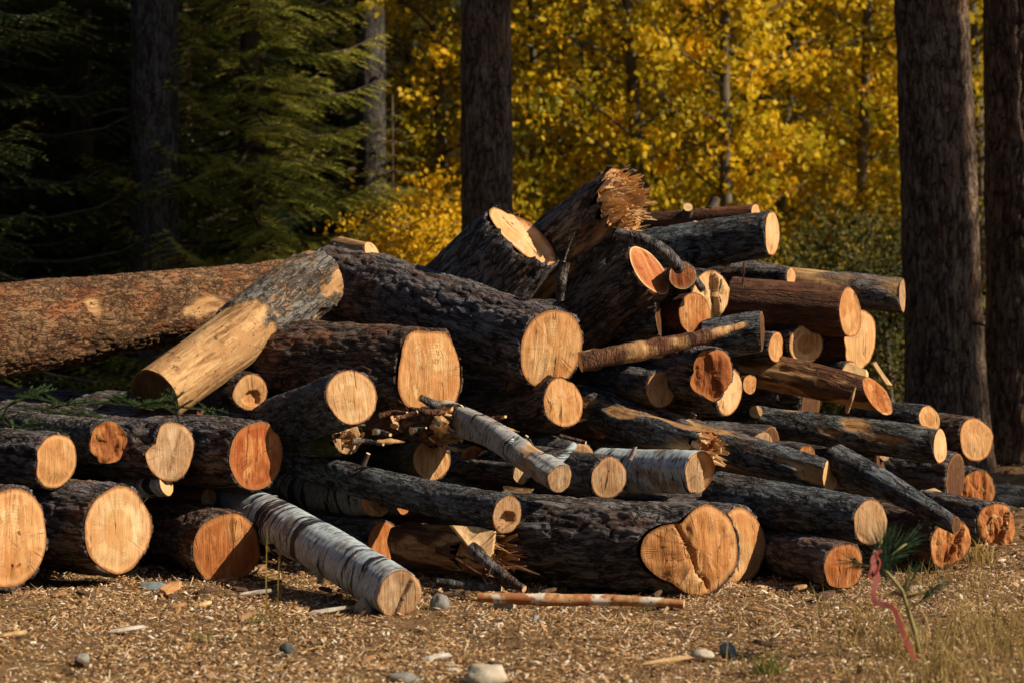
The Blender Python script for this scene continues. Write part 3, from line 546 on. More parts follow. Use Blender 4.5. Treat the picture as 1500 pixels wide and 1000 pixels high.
rgs = random.Random(4)
for (x, y, d, r) in [(930, 662, 13.2, 14), (763, 694, 12.9, 16), (1118, 648, 13.7, 17), (1182, 664, 13.7, 14), (452, 640, 13.15, 17), (432, 566, 13.6, 16), (1098, 562, 14.1, 15), (1296, 660, 14.3, 15), (900, 520, 13.9, 16), (985, 520, 13.75, 14), (590, 738, 13.0, 15), (455, 770, 12.7, 16), (1150, 745, 12.9, 16), (1170, 815, 12.5, 17), (880, 630, 13.5, 14)]:
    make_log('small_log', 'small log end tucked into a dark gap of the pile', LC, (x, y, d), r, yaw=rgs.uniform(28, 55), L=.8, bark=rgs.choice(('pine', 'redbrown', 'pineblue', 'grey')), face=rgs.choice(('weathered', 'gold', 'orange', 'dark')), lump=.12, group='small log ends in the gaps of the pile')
# ---------------------------------------------------------------- branches, sticks, planks
def make_branch(name, label, pts, rad, bark='grey', ends='stubface', cat='branch', ns=14, peel=None, group=None, mat=None):
    LOGN[0] += 1; s = LOGN[0] * 13
    P = [pt(*p) for p in pts]; o = P[0]
    # resample
    Q = []; rr = []
    for i in range(len(P) - 1):
        for k in range(8):
            f = k / 8; Q.append(P[i].lerp(P[i + 1], f) - o); rr.append(rad[i] + (rad[i + 1] - rad[i]) * f)
    Q.append(P[-1] - o); rr.append(rad[-1])
    for _ in range(3):
        Q = [Q[0]] + [(Q[i - 1] + Q[i] * 2 + Q[i + 1]) / 4 for i in range(1, len(Q) - 1)] + [Q[-1]]
    rg = random.Random(s); rr = [x * rg.uniform(.9, 1.12) for x in rr]
    v, q, t = tube(Q, rr, ns)
    n = len(Q) * ns; v[:n] += (fbm(v[:n] * 30, s)[:, None] * .35 * np.array(rr).repeat(ns)[:, None]) * np.random.RandomState(s).normal(0, .5, (n, 3)).clip(-1, 1)
    root = thing(name, label, cat, Matrix.Translation(o), group)
    h = fbm(v * (50, 50, 20), s) + .6; pe = np.zeros(len(v)) if peel is None else np.clip((fbm(v * 9, s + 4) + peel) * 9, 0, 1)
    link('bark', mesh_np('bark', v[:n], [q], [mat or M[bark]], None, {'h': h[:n], 'peel': pe[:n]}), root)
    mb = MB(); mb.add(v, t); link('cut_end', mb.mesh('cut_end', [M[ends]]), root)
    return root
make_branch('branch', 'long peeled brown branch slanting across the middle of the pile', [(850, 530, 13.15), (940, 513, 13.2), (1030, 494, 13.3), (1095, 474, 13.4)], [.058, .055, .042, .014], 'redbrown', peel=-.05)
make_branch('branch', 'bent dark branch drooping over the split log face', [(905, 342, 13.5), (945, 352, 13.42), (975, 368, 13.4), (996, 394, 13.5)], [.030, .034, .036, .036], 'pine')
make_branch('branch', 'short dark stick between the red-brown oval and the pale faceted end', [(1008, 392, 13.75), (1030, 426, 13.7)], [.022, .02], 'pine')
make_branch('stick', 'short upright bark-covered stick below the tipped stump', [(829, 384, 13.3), (822, 410, 13.3), (820, 438, 13.35)], [.026, .030, .026], 'greymix', cat='stick')
make_branch('twig', 'thin pale twig standing in front of the broken trunk', [(842, 340, 13.6), (833, 362, 13.6), (824, 392, 13.5)], [.004, .005, .005], 'grey', cat='twig', ns=6)
make_branch('branch', 'thin dark dead branch sticking up at the birch top', [(616, 582, 12.8), (640, 594, 12.85), (668, 610, 12.95)], [.018, .026, .030], 'grey')
make_branch('branch', 'short curled bark strip beside the dead branch tip', [(600, 598, 12.8), (625, 604, 12.75), (652, 603, 12.8)], [.012, .02, .012], 'redbrown')
make_branch('branch', 'white forked branch prong leaning over the thin birch', [(842, 650, 12.2), (822, 672, 12.15), (796, 690, 12.15)], [.018, .020, .022], 'birch')
make_branch('branch', 'white forked branch stem lying along the thin birch', [(748, 648, 12.3), (774, 668, 12.25), (806, 694, 12.15)], [.026, .026, .022], 'birch')
make_branch('stick', 'thin dark stick left of the stripped trunk', [(820, 638, 12.9), (858, 648, 12.85)], [.012, .010], 'pine', cat='stick')
make_branch('stick', 'peeled orange and white stick lying on the ground before the largest log', [(700, 874, 11.25), (800, 878, 11.2), (900, 878, 11.18), (1002, 884, 11.1)], [.020, .030, .026, .018], cat='stick', mat=M['redstick'], bark='birch', peel=.12)
make_branch('stick', 'grey broken stick beside the splintered log', [(640, 852, 11.75), (690, 858, 11.7), (735, 862, 11.65)], [.02, .024, .012], 'grey', cat='stick')
make_branch('twig', 'thin bent splinter twig poking from the splintered log', [(668, 818, 11.6), (695, 836, 11.55), (714, 846, 11.5), (720, 828, 11.5)], [.009, .007, .006, .003], 'redbrown', cat='twig', ns=6)
make_branch('twig', 'thin pale twig upright against the smooth red-brown log', [(1090, 385, 14.1), (1089, 402, 14.1), (1088, 420, 14.1)], [.008, .005, .006], 'redbrown', cat='twig', ns=6)
make_branch('twig', 'small pale upright splinter on the long smooth log', [(1253, 566, 13.7), (1247, 585, 13.7), (1240, 603, 13.75)], [.006, .012, .013], 'redbrown', cat='twig', ns=6, peel=.5)
make_branch('stick', 'dark stick leaning out of the pile foot near the largest log', [(690, 800, 11.75), (730, 838, 11.65), (768, 862, 11.55)], [.03, .03, .016], 'pine', cat='stick')
rgd = random.Random(21)
for i in range(16):
    px, py = rgd.uniform(440, 730), rgd.uniform(600, 655); d = 12.75 + rgd.uniform(-.15, .2) - (py - 600) * .004; a = rgd.uniform(-.5, .35); l = rgd.uniform(18, 45)
    make_branch('broken_stick', 'small broken stick jammed among the snapped logs in the pile centre', [(px, py, d), (px + l * .5, py + a * l * .5 + rgd.uniform(-3, 3), d + .03), (px + l, py + a * l, d + rgd.uniform(-.08, .1))], [rgd.uniform(.006, .02), rgd.uniform(.006, .018), rgd.uniform(.003, .01)], rgd.choice(('redbrown', 'grey', 'pine', 'greymix')), cat='stick', ns=8, peel=rgd.choice((-.3, .1)), group='small sticks jammed in the pile centre')
def make_plank(name, label, corners, thick, mat, cat='wood slab'):
    """irregular split slab from photo-outline corners with real thickness"""
    LOGN[0] += 1; P = [pt(*c) for c in corners]; o = sum(P, Vector()) / len(P); P = [p - o for p in P]
    nrm = Vector()
    for i in range(len(P)): nrm += P[i].cross(P[(i + 1) % len(P)])
    nrm.normalize()
    if nrm.y > 0: nrm = -nrm; P.reverse()
    n = len(P); rg = random.Random(LOGN[0]); v = []
    for lv, sc in ((0, .93), (.25, 1), (.8, 1), (1, .93)):
        for p in P: v.append(p * sc - nrm * thick * lv + Vector([rg.gauss(0, .004) for _ in range(3)]))
    v = np.array([tuple(x) for x in v] + [tuple(Vector()), tuple(-nrm * thick)])
    q = ring_quads(4, n); k = np.arange(n); t = np.concatenate([np.stack([(k + 1) % n, k, np.full(n, 4 * n)], -1), np.stack([k + 3 * n, (k + 1) % n + 3 * n, np.full(n, 4 * n + 1)], -1)])
    mb = MB(); mb.add(v, q, t); me = mb.mesh(name, [mat], smooth=False)
    return tag(link(name, me, None, Matrix.Translation(o)), label, cat)
make_plank('wood_slab', 'orange split slab lying by the round orange log end', [(1350, 716, 14.3), (1366, 714, 14.3), (1436, 752, 14.0), (1428, 762, 13.9), (1400, 752, 13.95)], .08, M['torn'])
make_plank('wood_slab', 'orange torn slab standing between the splintered and largest logs', [(660, 768, 11.9), (700, 772, 11.88), (726, 776, 11.85), (723, 812, 11.82), (712, 830, 11.8), (692, 806, 11.82)], .05, M['torn'])
make_plank('wood_slab', 'thin slab leaning at the end of the long brown stripped log', [(1277, 531, 14.15), (1281, 529, 14.15), (1307, 563, 14.1), (1300, 566, 14.1)], .05, M['stubface'])
make_plank('wood_slab', 'small pale chunk leaning behind the long brown stripped log', [(1226, 552, 14.0), (1240, 531, 14.05), (1270, 540, 14.0), (1271, 560, 13.95)], .06, M['stubface'])
make_plank('bark_curl', 'small red bark chip lying before the orange-faced front log', [(234, 860, 11.75), (250, 852, 11.8), (264, 851, 11.8), (262, 860, 11.75), (244, 866, 11.7)], .02, M['peeled'], 'bark')

# ---------------------------------------------------------------- ground
def ground_h(x, y): return .045 * fbm(np.stack([x * 1.3, y * 1.3, x * 0], -1), 3, 3) + .012 * fbm(np.stack([x * 7, y * 7, x * 0], -1), 4, 3) * (y < 25)
gx = np.unique(np.concatenate([np.linspace(-90, 90, 70), np.linspace(-3.6, 4.6, 330)])); gy = np.unique(np.concatenate([np.linspace(-20, 8, 12), np.linspace(8, 13.5, 280), np.linspace(13.5, 24, 120), np.linspace(24, 140, 60)]))
GX, GY = np.meshgrid(gx, gy); GZ = ground_h(GX, GY)
nx, ny = len(gx), len(gy); ii = np.arange(ny - 1)[:, None] * nx + np.arange(nx - 1)[None]
t = NT('forest_floor'); tc = t.node('ShaderNodeTexCoord').outputs['Object']
n1 = t.noise(tc, 2.0, 5); n2 = t.noise(tc, 38, 6, .75); n3 = t.noise(tc, 110, 4, .8); n4 = t.noise(tc, 7, 5, .7)
c = t.mix(t.ss(n2, .36, .66), (.15, .078, .034), (.41, .255, .115)); c = t.mix(t.ss(n3, .56, .7), c, (.46, .34, .19)); c = t.mix(t.ss(n3, .32, .42, True), c, (.045, .026, .014))
c = t.mix(t.math('MULTIPLY', t.ss(n4, .48, .62), .75), c, (.085, .045, .022)); c = t.mix(t.math('MULTIPLY', t.ss(n1, .5, .7), .35), c, (.30, .22, .08))
t.bump(t.math('ADD', n2, t.math('MULTIPLY', n3, .6)), 1., .03); t.done(c, .95)
g = link('ground', mesh_np('ground', np.stack([GX, GY, GZ], -1), [np.stack([ii, ii + 1, ii + nx + 1, ii + nx], -1).reshape(-1, 4)], [t.m])); g['kind'] = 'structure'
# litter of chips, bark crumbs and needles
rs = np.random.RandomState(5)
def scatter(n, ylo, yhi, size, seed, tint_pow=1., aspect=(.25, .8), needles=False):
    rs = np.random.RandomState(seed); y = ylo + (yhi - ylo) * rs.rand(n) ** 1.15; half = y * 750 / F * 1.12; x = (rs.rand(n) * 2 - 1) * half
    kp = rs.rand(n) < .30 + .9 * np.clip(fbm(np.stack([x * 2.2, y * 1.6, x * 0], -1), 31, 3) * 1.6 + .45, 0, 1); x, y = x[kp], y[kp]; n = len(x)
    z = ground_h(x, y); a = rs.rand(n) * 6.283; l = size * (.35 + rs.rand(n) ** 2 * 1.6); w = l * (aspect[0] + rs.rand(n) * (aspect[1] - aspect[0]))
    if needles: w = np.full(n, .0028); l = .012 + .026 * rs.rand(n)
    tz = rs.normal(0, .35, n); e1 = np.stack([np.cos(a), np.sin(a), tz], -1) * l[:, None]; e2 = np.stack([-np.sin(a), np.cos(a), rs.normal(0, .3, n)], -1) * w[:, None]
    h = np.stack([0 * x, 0 * x, .25 * w + .002], -1); c0 = np.stack([x, y, z + np.abs(tz) * l * .6 + .004 + .01 * rs.rand(n)], -1)
    v = np.stack([c0 - e1 - e2 * .6, c0 + e1 * .7 - e2, c0 + e1 + e2 * .5, c0 - e1 * .5 + e2, c0 + h], 1)
    b = np.arange(n)[:, None] * 5; f = np.concatenate([b + np.array([[0, 1, 4]]), b + np.array([[1, 2, 4]]), b + np.array([[2, 3, 4]]), b + np.array([[3, 0, 4]])])
    return v.reshape(-1, 3), f, np.repeat(rs.rand(n) ** tint_pow, 5)
mb = MB()
for args in [(90000, 8.9, 13.2, .0062, 1, 1.0), (16000, 8.9, 13.5, .0095, 2, 1.2), (500, 8.9, 14, .017, 3, 1.4), (12000, 12.5, 19, .016, 4, 1.3)]:
    v, f, a = scatter(*args); mb.add(v, f, tint=a)
v, f, a = scatter(7000, 8.9, 13.5, .02, 6, .9, needles=True); mb.add(v, f, tint=a * .8 + .2)
o = link('wood_litter', mb.mesh('wood_litter', [M['litter']], smooth=False)); tag(o, 'brown wood chips, bark crumbs and dry needles covering the ground', 'litter', None, 'stuff')
# stones and single pale chips
def rock_mat(name, a, b):
    t = NT(name); tc, v, r = t.obj(); n = t.noise(v, 18, 6, .7); t.bump(n, .6, .01); return t.done(t.mix(t.ss(n, .3, .7), a, b), .85)
RK = [rock_mat('grey_stone', (.13, .13, .12), (.27, .27, .25)), rock_mat('dark_stone', (.04, .045, .05), (.09, .10, .11)), rock_mat('pale_stone', (.36, .31, .24), (.52, .47, .38)), rock_mat('blue_stone', (.10, .14, .16), (.22, .26, .28))]
def make_stone(label, px, py, w, h, m, seed):
    P = gpt(px, py); d = P.y; rx = w * d / F; rz = h * d / F
    u = np.linspace(0, math.pi, 15)[1:-1]; th = np.arange(22) * 2 * math.pi / 22
    D = np.stack([np.sin(u)[:, None] * np.cos(th), np.sin(u)[:, None] * np.sin(th), np.cos(u)[:, None] * np.ones(22)], -1)
    F1, F2 = voro(D * 1.4 + seed * 7.7, seed); r = .82 + .35 * fbm(D * 1.6 + seed, seed, 3) + .18 * F1
    v = (D * r[..., None] * (rx, rx * .8, rz)).reshape(-1, 3); v = np.concatenate([v, [[0, 0, rz * .9], [0, 0, -rz]]]); n = len(u) * 22; k = np.arange(22)
    q = ring_quads(len(u), 22)[:, ::-1]; tr = np.concatenate([np.stack([k, (k + 1) % 22, np.full(22, n)], -1), np.stack([(k + 1) % 22 + n - 22, k + n - 22, np.full(22, n + 1)], -1)])
    mb = MB(); mb.add(v, q, tr); tag(link('stone', mb.mesh('stone', [m]), None, Matrix.Translation(P + Vector((0, 0, rz * .35)))), label, 'stone')
for i, a in enumerate([('pointed grey stone standing right of the birch log end', 644, 893, 15, 19, 0), ('small grey-blue stone below the peeled ground stick', 783, 915, 9, 12, 3), ('dark stone against the end of the peeled ground stick', 972, 896, 17, 10, 1),
                       ('smooth pale stone at the bottom edge of the picture', 712, 1000, 34, 22, 2), ('pale grey stone in the litter at lower left', 120, 970, 13, 11, 0), ('rough pale rock left of the birch log end', 533, 900, 16, 20, 2),
                       ('grey stones sunk at the bottom edge under the birch end', 590, 1000, 26, 12, 0), ('blue-grey flat stone left of the green grass tuft', 1066, 957, 14, 13, 3), ('blackish stone lump in the lower left litter', 420, 952, 11, 8, 1),
                       ('pale flat stone in front of the peeled ground stick', 738, 890, 18, 11, 2), ('whitish stone beside the flat blue-grey stone', 1030, 962, 18, 9, 2), ('grey stone under the front log row at left', 225, 862, 26, 8, 3)]):
    make_stone(*a, ) if False else make_stone(a[0], a[1], a[2], a[3], a[4], RK[a[5]], i + 1)
def make_chip(label, px, py, w, h, ang, mat, seed, group=None):
    rg = random.Random(seed); P = gpt(px, py) + Vector((0, 0, .022)); d = P.y; l = w * d / F; b = max(.012, h * d / F)
    out = [(-1, -.5), (-.6, -1), (.3, -.8), (1, -.3), (.8, .6), (.1, 1), (-.8, .7)]; v = []
    for z, sc in ((0, .9), (.006, 1), (.016, .85)):
        for (x, y) in out: v.append((x * l * sc * rg.uniform(.9, 1.1), y * b * sc * rg.uniform(.8, 1.1), z + x * l * .12))
    n = len(out); v += [(0, 0, 0), (0, 0, .018)]; k = np.arange(n)
    mb = MB(); mb.add(v, ring_quads(3, n), np.stack([k, (k + 1) % n, np.full(n, 3 * n)], -1)[:, ::-1], np.stack([k + 2 * n, (k + 1) % n + 2 * n, np.full(n, 3 * n + 1)], -1))
    o = link('wood_chip', mb.mesh('wood_chip', [mat], smooth=False), None, Matrix.Translation(P) @ Matrix.Rotation(R(ang), 4, 'Z')); tag(o, label, 'wood chip', group)
M['whitechip'] = flat_wood('bleached_wood', (.50, .46, .40), (.72, .68, .60), 20)
for i, a in enumerate([('long bleached wood chip lying in the lower left litter', 188, 931, 26, 8, 10, 'whitechip'), ('thin pale strip of wood under the two dry stalks', 375, 876, 25, 4, 0, 'whitechip'), ('thin pale strip of wood left of the birch end', 480, 903, 30, 4, 6, 'whitechip'),
                       ('small white chip right of centre before the peeled stick', 872, 892, 13, 6, 15, 'whitechip'), ('flat pale chip at the bottom right of centre', 975, 978, 40, 5, 4, 'stubface'), ('pale chip near the pale stone at the bottom', 640, 972, 22, 5, 10, 'whitechip'),
                       ('small bright chip in mid ground below the blue stone', 730, 925, 8, 6, 30, 'whitechip'), ('white chip behind the pine seedling', 1340, 869, 11, 4, 0, 'whitechip'), ('pale split chip by the bottom left corner', 20, 938, 22, 6, 8, 'stubface'), ('brown chip lying in front of the ring-faced log', 300, 893, 12, 6, 40, 'stubface')]):
    make_chip(a[0], a[1], a[2], a[3], a[4], a[5], M[a[6]], i + 3)

M['barkchip'] = flat_wood('loose_bark', (.05, .03, .02), (.16, .095, .055), 25)
rgd = random.Random(8)
for i in range(34):
    px = rgd.uniform(-5, 1330); py = rgd.uniform(862, 885) if i % 3 else rgd.uniform(880, 985)
    make_chip('loose dark bark flake dropped at the foot of the log pile', px, py, rgd.uniform(7, 22), rgd.uniform(4, 10), rgd.uniform(0, 180), M['barkchip'] if rgd.random() < .75 else M['tornbrown'], 100 + i, 'loose bark flakes at the foot of the pile')
# ---------------------------------------------------------------- grass
def blades(mb, cx, cy, n, h, spread, w, seed, lean=.35, tint=(0, 1)):
    rs = np.random.RandomState(seed)
    for i in range(n):
        a = rs.rand() * 6.283; r = spread * math.sqrt(rs.rand()); x, y = cx + r * math.cos(a), cy + r * math.sin(a); z = float(ground_h(np.array([x]), np.array([y]))[0]) - .005
        hh = h * (.45 + .75 * rs.rand()); b = rs.rand() * 6.283; ln = lean * hh * (.3 + rs.rand()); f = np.array([0, .35, .7, 1.])
        p = np.stack([x + ln * f ** 2 * math.cos(b), y + ln * f ** 2 * math.sin(b), z + hh * f * (1 - .18 * f)], -1)
        k = rs.rand() * 6.283; e = np.array([math.cos(k), math.sin(k), 0]) * w; ww = np.array([1, .9, .6, .1])[:, None]
        v = np.concatenate([p - e * ww, p + e * ww]); mb.add(v, [[0, 1, 5, 4], [1, 2, 6, 5], [2, 3, 7, 6]], tint=tint[0] + (tint[1] - tint[0]) * rs.rand())
mb = MB(); rg = random.Random(3)
for i in range(70):
    px = min(1540, 1050 + 490 * rg.random() ** .6); py = rg.uniform(905, 1040)
    P = gpt(px, py); blades(mb, P.x, P.y, 16, rg.uniform(.12, .36) * (1.0 if px > 1300 else .5), .12, .002, i, .7)
for i in range(50):
    px = rg.uniform(-10, 1500); py = rg.uniform(868, 1010); P = gpt(px, py); blades(mb, P.x, P.y, 10, .05, .08, .0016, 500 + i, .9)
for i in range(16):
    px = rg.uniform(1330, 1480); py = rg.uniform(828, 880); P = gpt(px, py); blades(mb, P.x, P.y, 14, .14, .08, .0016, 700 + i, .5)
o = link('dry_grass', mb.mesh('dry_grass', [M['drygrass']])); tag(o, 'tall thin dry grass at the lower right and short straw elsewhere', 'grass', None, 'stuff')
for i, (lab, px, py, h, n) in enumerate([('yellow-green grass tuft low in front of the pine seedling', 1126, 985, .12, 90), ('small green tuft at lower left of the ground', 62, 908, .045, 40), ('tiny green tuft before the white birch log', 295, 935, .06, 40),
                                         ('low green tuft under the birch log middle', 385, 915, .06, 50), ('green blades growing through the peeled ground stick', 938, 893, .05, 40)]):
    mb = MB(); P = gpt(px, py); blades(mb, P.x, P.y, n, h, .07, .002, 900 + i, .6); tag(link('grass_tuft', mb.mesh('grass_tuft', [M['greengrass']])), lab, 'grass tuft')
for i, (px, lab) in enumerate([(391, 'thin dry stalk before the birch log, nearer the orange face'), (408, 'thin dry stalk before the birch log, further from the orange face')]):
    mb = MB(); P = gpt(px, 905); blades(mb, P.x, P.y, 4, .42, .008, .003, 950 + i, .06, (.2, .5)); tag(link('dry_stalk', mb.mesh('dry_stalk', [M['drygrass']])), lab, 'grass stalk')

mb = MB(); P = gpt(1436, 826); blades(mb, P.x, P.y, 60, .16, .07, .004, 990, .5, (.6, 1)); tag(link('dry_weed', mb.mesh('dry_weed', [M['drygrass']])), 'pale dry weed clump beside the deeply cracked orange face', 'weed')
# ---------------------------------------------------------------- seedling, ribbon, sprigs
def needle_tuft(mb, c, axis, n, l, w, rg, back=.12, spread=.8, mat=0):
    axis = Vector(axis).normalized(); e = axis.orthogonal().normalized(); b = axis.cross(e)
    for i in range(n):
        a = rg.uniform(0, 6.283); s_ = rg.uniform(.15, spread); p = Vector(c) - axis * rg.uniform(0, back)
        d = (axis + (e * math.cos(a) + b * math.sin(a)) * s_).normalized(); ll = l * rg.uniform(.7, 1.1); sd_ = d.orthogonal().normalized(); sd_.rotate(Matrix.Rotation(rg.uniform(0, 6.28), 3, d))
        v = [p - sd_ * w, p + sd_ * w, p + d * ll * .6 + sd_ * w * .8 - Vector((0, 0, .004)), p + d * ll - Vector((0, 0, .012)), p + d * ll * .6 - sd_ * w * .8 - Vector((0, 0, .004))]
        mb.add([tuple(x) for x in v], [[0, 1, 2, 4]], [[4, 2, 3]], mat=mat, tint=rg.random())
D0 = 9.75
base = gpt(1345, 955); base = Vector((pt(1345, 950, D0).x, D0, 0.0))
root = thing('pine_seedling', 'small pine seedling with long green needles and a pink ribbon', 'seedling', Matrix.Translation(base))
mbs = MB(); mbn = MB(); rg = random.Random(11)
def seg(pp, r0, r1, mb=mbs):
    P = [pt(x, y, D0) - base for x, y in pp]; P = [Vector(p) for p in P]; v, q, tt = tube(P, list(np.linspace(r0, r1, len(P))), 8); mb.add(v, q, tt); return P
seg([(1346, 955), (1340, 925), (1328, 885), (1322, 865), (1300, 838), (1284, 828)], .010, .006)
seg([(1284, 828), (1283, 812), (1292, 790)], .009, .006); seg([(1286, 830), (1305, 812), (1328, 795)], .006, .004); seg([(1283, 832), (1262, 826), (1248, 820)], .006, .004); seg([(1326, 875), (1352, 868), (1372, 858)], .006, .004); seg([(1324, 872), (1330, 850), (1338, 838)], .005, .004)
for (px, py, ax, n, l) in [(1284, 800, (-.45, -.1, 1), 70, .115), (1310, 800, (.5, .05, .9), 80, .115), (1332, 793, (.75, .1, .55), 80, .115), (1296, 788, (.1, -.2, 1), 60, .11), (1250, 822, (-.9, 0, .35), 70, .09), (1374, 857, (.8, .1, .7), 60, .09), (1338, 838, (.4, -.2, .9), 50, .09), (1300, 850, (.1, -.4, -.5), 30, .08)]:
    needle_tuft(mbn, pt(px, py, D0 + rg.uniform(-.03, .03)) - base, ax, int(n * 1.1), l * 1.2, .0013, rg, .14, .65)
t = NT('seedling_stem'); M['greenstem'] = t.done(t.mix(t.noise(t.node('ShaderNodeTexCoord').outputs['Object'], 60, 4), (.17, .20, .05), (.26, .20, .10)), .75)
link('stem', mbs.mesh('stem', [M['greenstem']]), root); link('needles', mbn.mesh('needles', [M['pineneedle']]), root)
# ribbon: tied round the stem, tail hanging
def ribbon_strip(px, w, tw):
    P = [pt(x, y, D0 - .03) for x, y in px]; Q = []
    for i in range(len(P) - 1):
        for k in range(6): Q.append(P[i].lerp(P[i + 1], k / 6))
    Q.append(P[-1])
    for _ in range(2): Q = [Q[0]] + [(Q[i - 1] + Q[i] * 2 + Q[i + 1]) / 4 for i in range(1, len(Q) - 1)] + [Q[-1]]
    v = []
    for i, p in enumerate(Q):
        a = tw * i / len(Q) * 6.283; t_ = (Q[min(i + 1, len(Q) - 1)] - Q[max(0, i - 1)]).normalized(); e = t_.cross(Vector((0, 1, 0))).normalized(); b = t_.cross(e)
        ww = w * (1 if not isinstance(w, (list, tuple)) else 1); s_ = (e * math.cos(a) + b * math.sin(a)) * ww
        for off in (b * .0006, -b * .0006): v += [p - s_ + off, p + s_ + off]
    n = len(Q); q = []
    for i in range(n - 1):
        o_ = i * 4; q += [[o_, o_ + 1, o_ + 5, o_ + 4], [o_ + 3, o_ + 2, o_ + 6, o_ + 7], [o_ + 1, o_ + 3, o_ + 7, o_ + 5], [o_ + 2, o_, o_ + 4, o_ + 6]]
    return np.array([tuple(x) for x in v]), q
mb = MB()
for px, w, tw in [([(1284, 806), (1278, 822), (1286, 845), (1279, 866), (1281, 882), (1296, 884), (1309, 890), (1318, 910), (1325, 935), (1333, 950), (1341, 966)], .011, .1), ([(1279, 828), (1272, 842), (1278, 848), (1286, 838), (1290, 822), (1282, 810), (1292, 806)], .006, .5)]:
    v, q = ribbon_strip(px, w, tw); mb.add(v, q, tint=rg.random())
o = link('ribbon', mb.mesh('ribbon', [M['ribbon']], smooth=False)); tag(o, 'pink plastic marker ribbon tied to the pine seedling, tail hanging down', 'ribbon')
def make_sprig(P, dirv, L, seed, label, group):
    rg = random.Random(seed); mbs, mbn = MB(), MB(); dirv = Vector(dirv).normalized(); side = dirv.cross(Vector((0, 0, 1))).normalized()
    def stem(a, d, l, r, depth):
        pts = [a + d * l * f - Vector((0, 0, .12 * l * f * f)) for f in (0, .33, .66, 1)]; v, q, tt = tube(pts, [r, r * .8, r * .6, r * .3], 5); mbs.add(v, q, tt)
        n = int(l / .006)
        for i in range(n):
            f = i / n; p = a + d * l * f - Vector((0, 0, .12 * l * f * f))
            for sg in (-1, 1, 0):
                dd = (d * .6 + side * sg * .8 + Vector((rg.gauss(0, .15), rg.gauss(0, .15), rg.uniform(.1, .6)))).normalized(); ll = rg.uniform(.016, .028); e = dd.cross(Vector((.3, .5, .8))).normalized() * .0024
                mbn.add([tuple(p - e), tuple(p + e), tuple(p + dd * ll)], [[0, 1, 2]], tint=rg.random())
        if depth:
            for i in range(1, 6):
                f = i / 6.5; p = a + d * l * f - Vector((0, 0, .12 * l * f * f)); sg = 1 if i % 2 else -1; stem(p, (d * .7 + side * sg * .8 + Vector((0, 0, rg.uniform(-.1, .35)))).normalized(), l * (1 - f) * .7 + .02, r * .6, 0)
    stem(Vector(), dirv, L, .004, 1)
    root = thing('fir_sprig', label, 'fir sprig', Matrix.Translation(P), group)
    link('twig', mbs.mesh('twig', [M['twig']]), root); link('needles', mbn.mesh('needles', [M['sprig']]), root)
GS = 'green fir sprigs strewn over the second-row logs'
for i, (px, py, d, dv) in enumerate([(20, 628, 12.9, (-.4, -.7, .5)), (60, 602, 13.0, (.8, -.3, .25)), (110, 598, 13.0, (-.7, -.5, .3)), (40, 640, 12.6, (.7, -.6, .2)), (150, 590, 13.1, (.9, -.2, .2)), (195, 598, 12.9, (.6, -.6, .25)), (0, 600, 13., (.8, -.2, .4)), (90, 625, 12.8, (.9, -.3, .1)), (-10, 650, 12.6, (.6, -.4, .4)), (130, 615, 12.9, (-.9, -.2, .3)), (175, 622, 12.5, (-.6, -.5, .3)), (225, 600, 12.9, (-.8, -.3, .2)), (300, 600, 12.9, (-.9, -.3, .15)), (70, 640, 12.4, (-.8, -.4, .2))]):
    make_sprig(pt(px, py, d), dv, .36, 40 + i, 'green fir sprig strewn over the dark second-row logs', GS)
make_sprig(pt(262, 618, 12.55), (-.1, -.4, 1), .22, 60, 'upright green fir sprig above the chipped face', None)
make_sprig(pt(288, 588, 12.7), (.85, -.3, -.5), .22, 61, 'green fir sprig drooping by the bare golden log end', None)

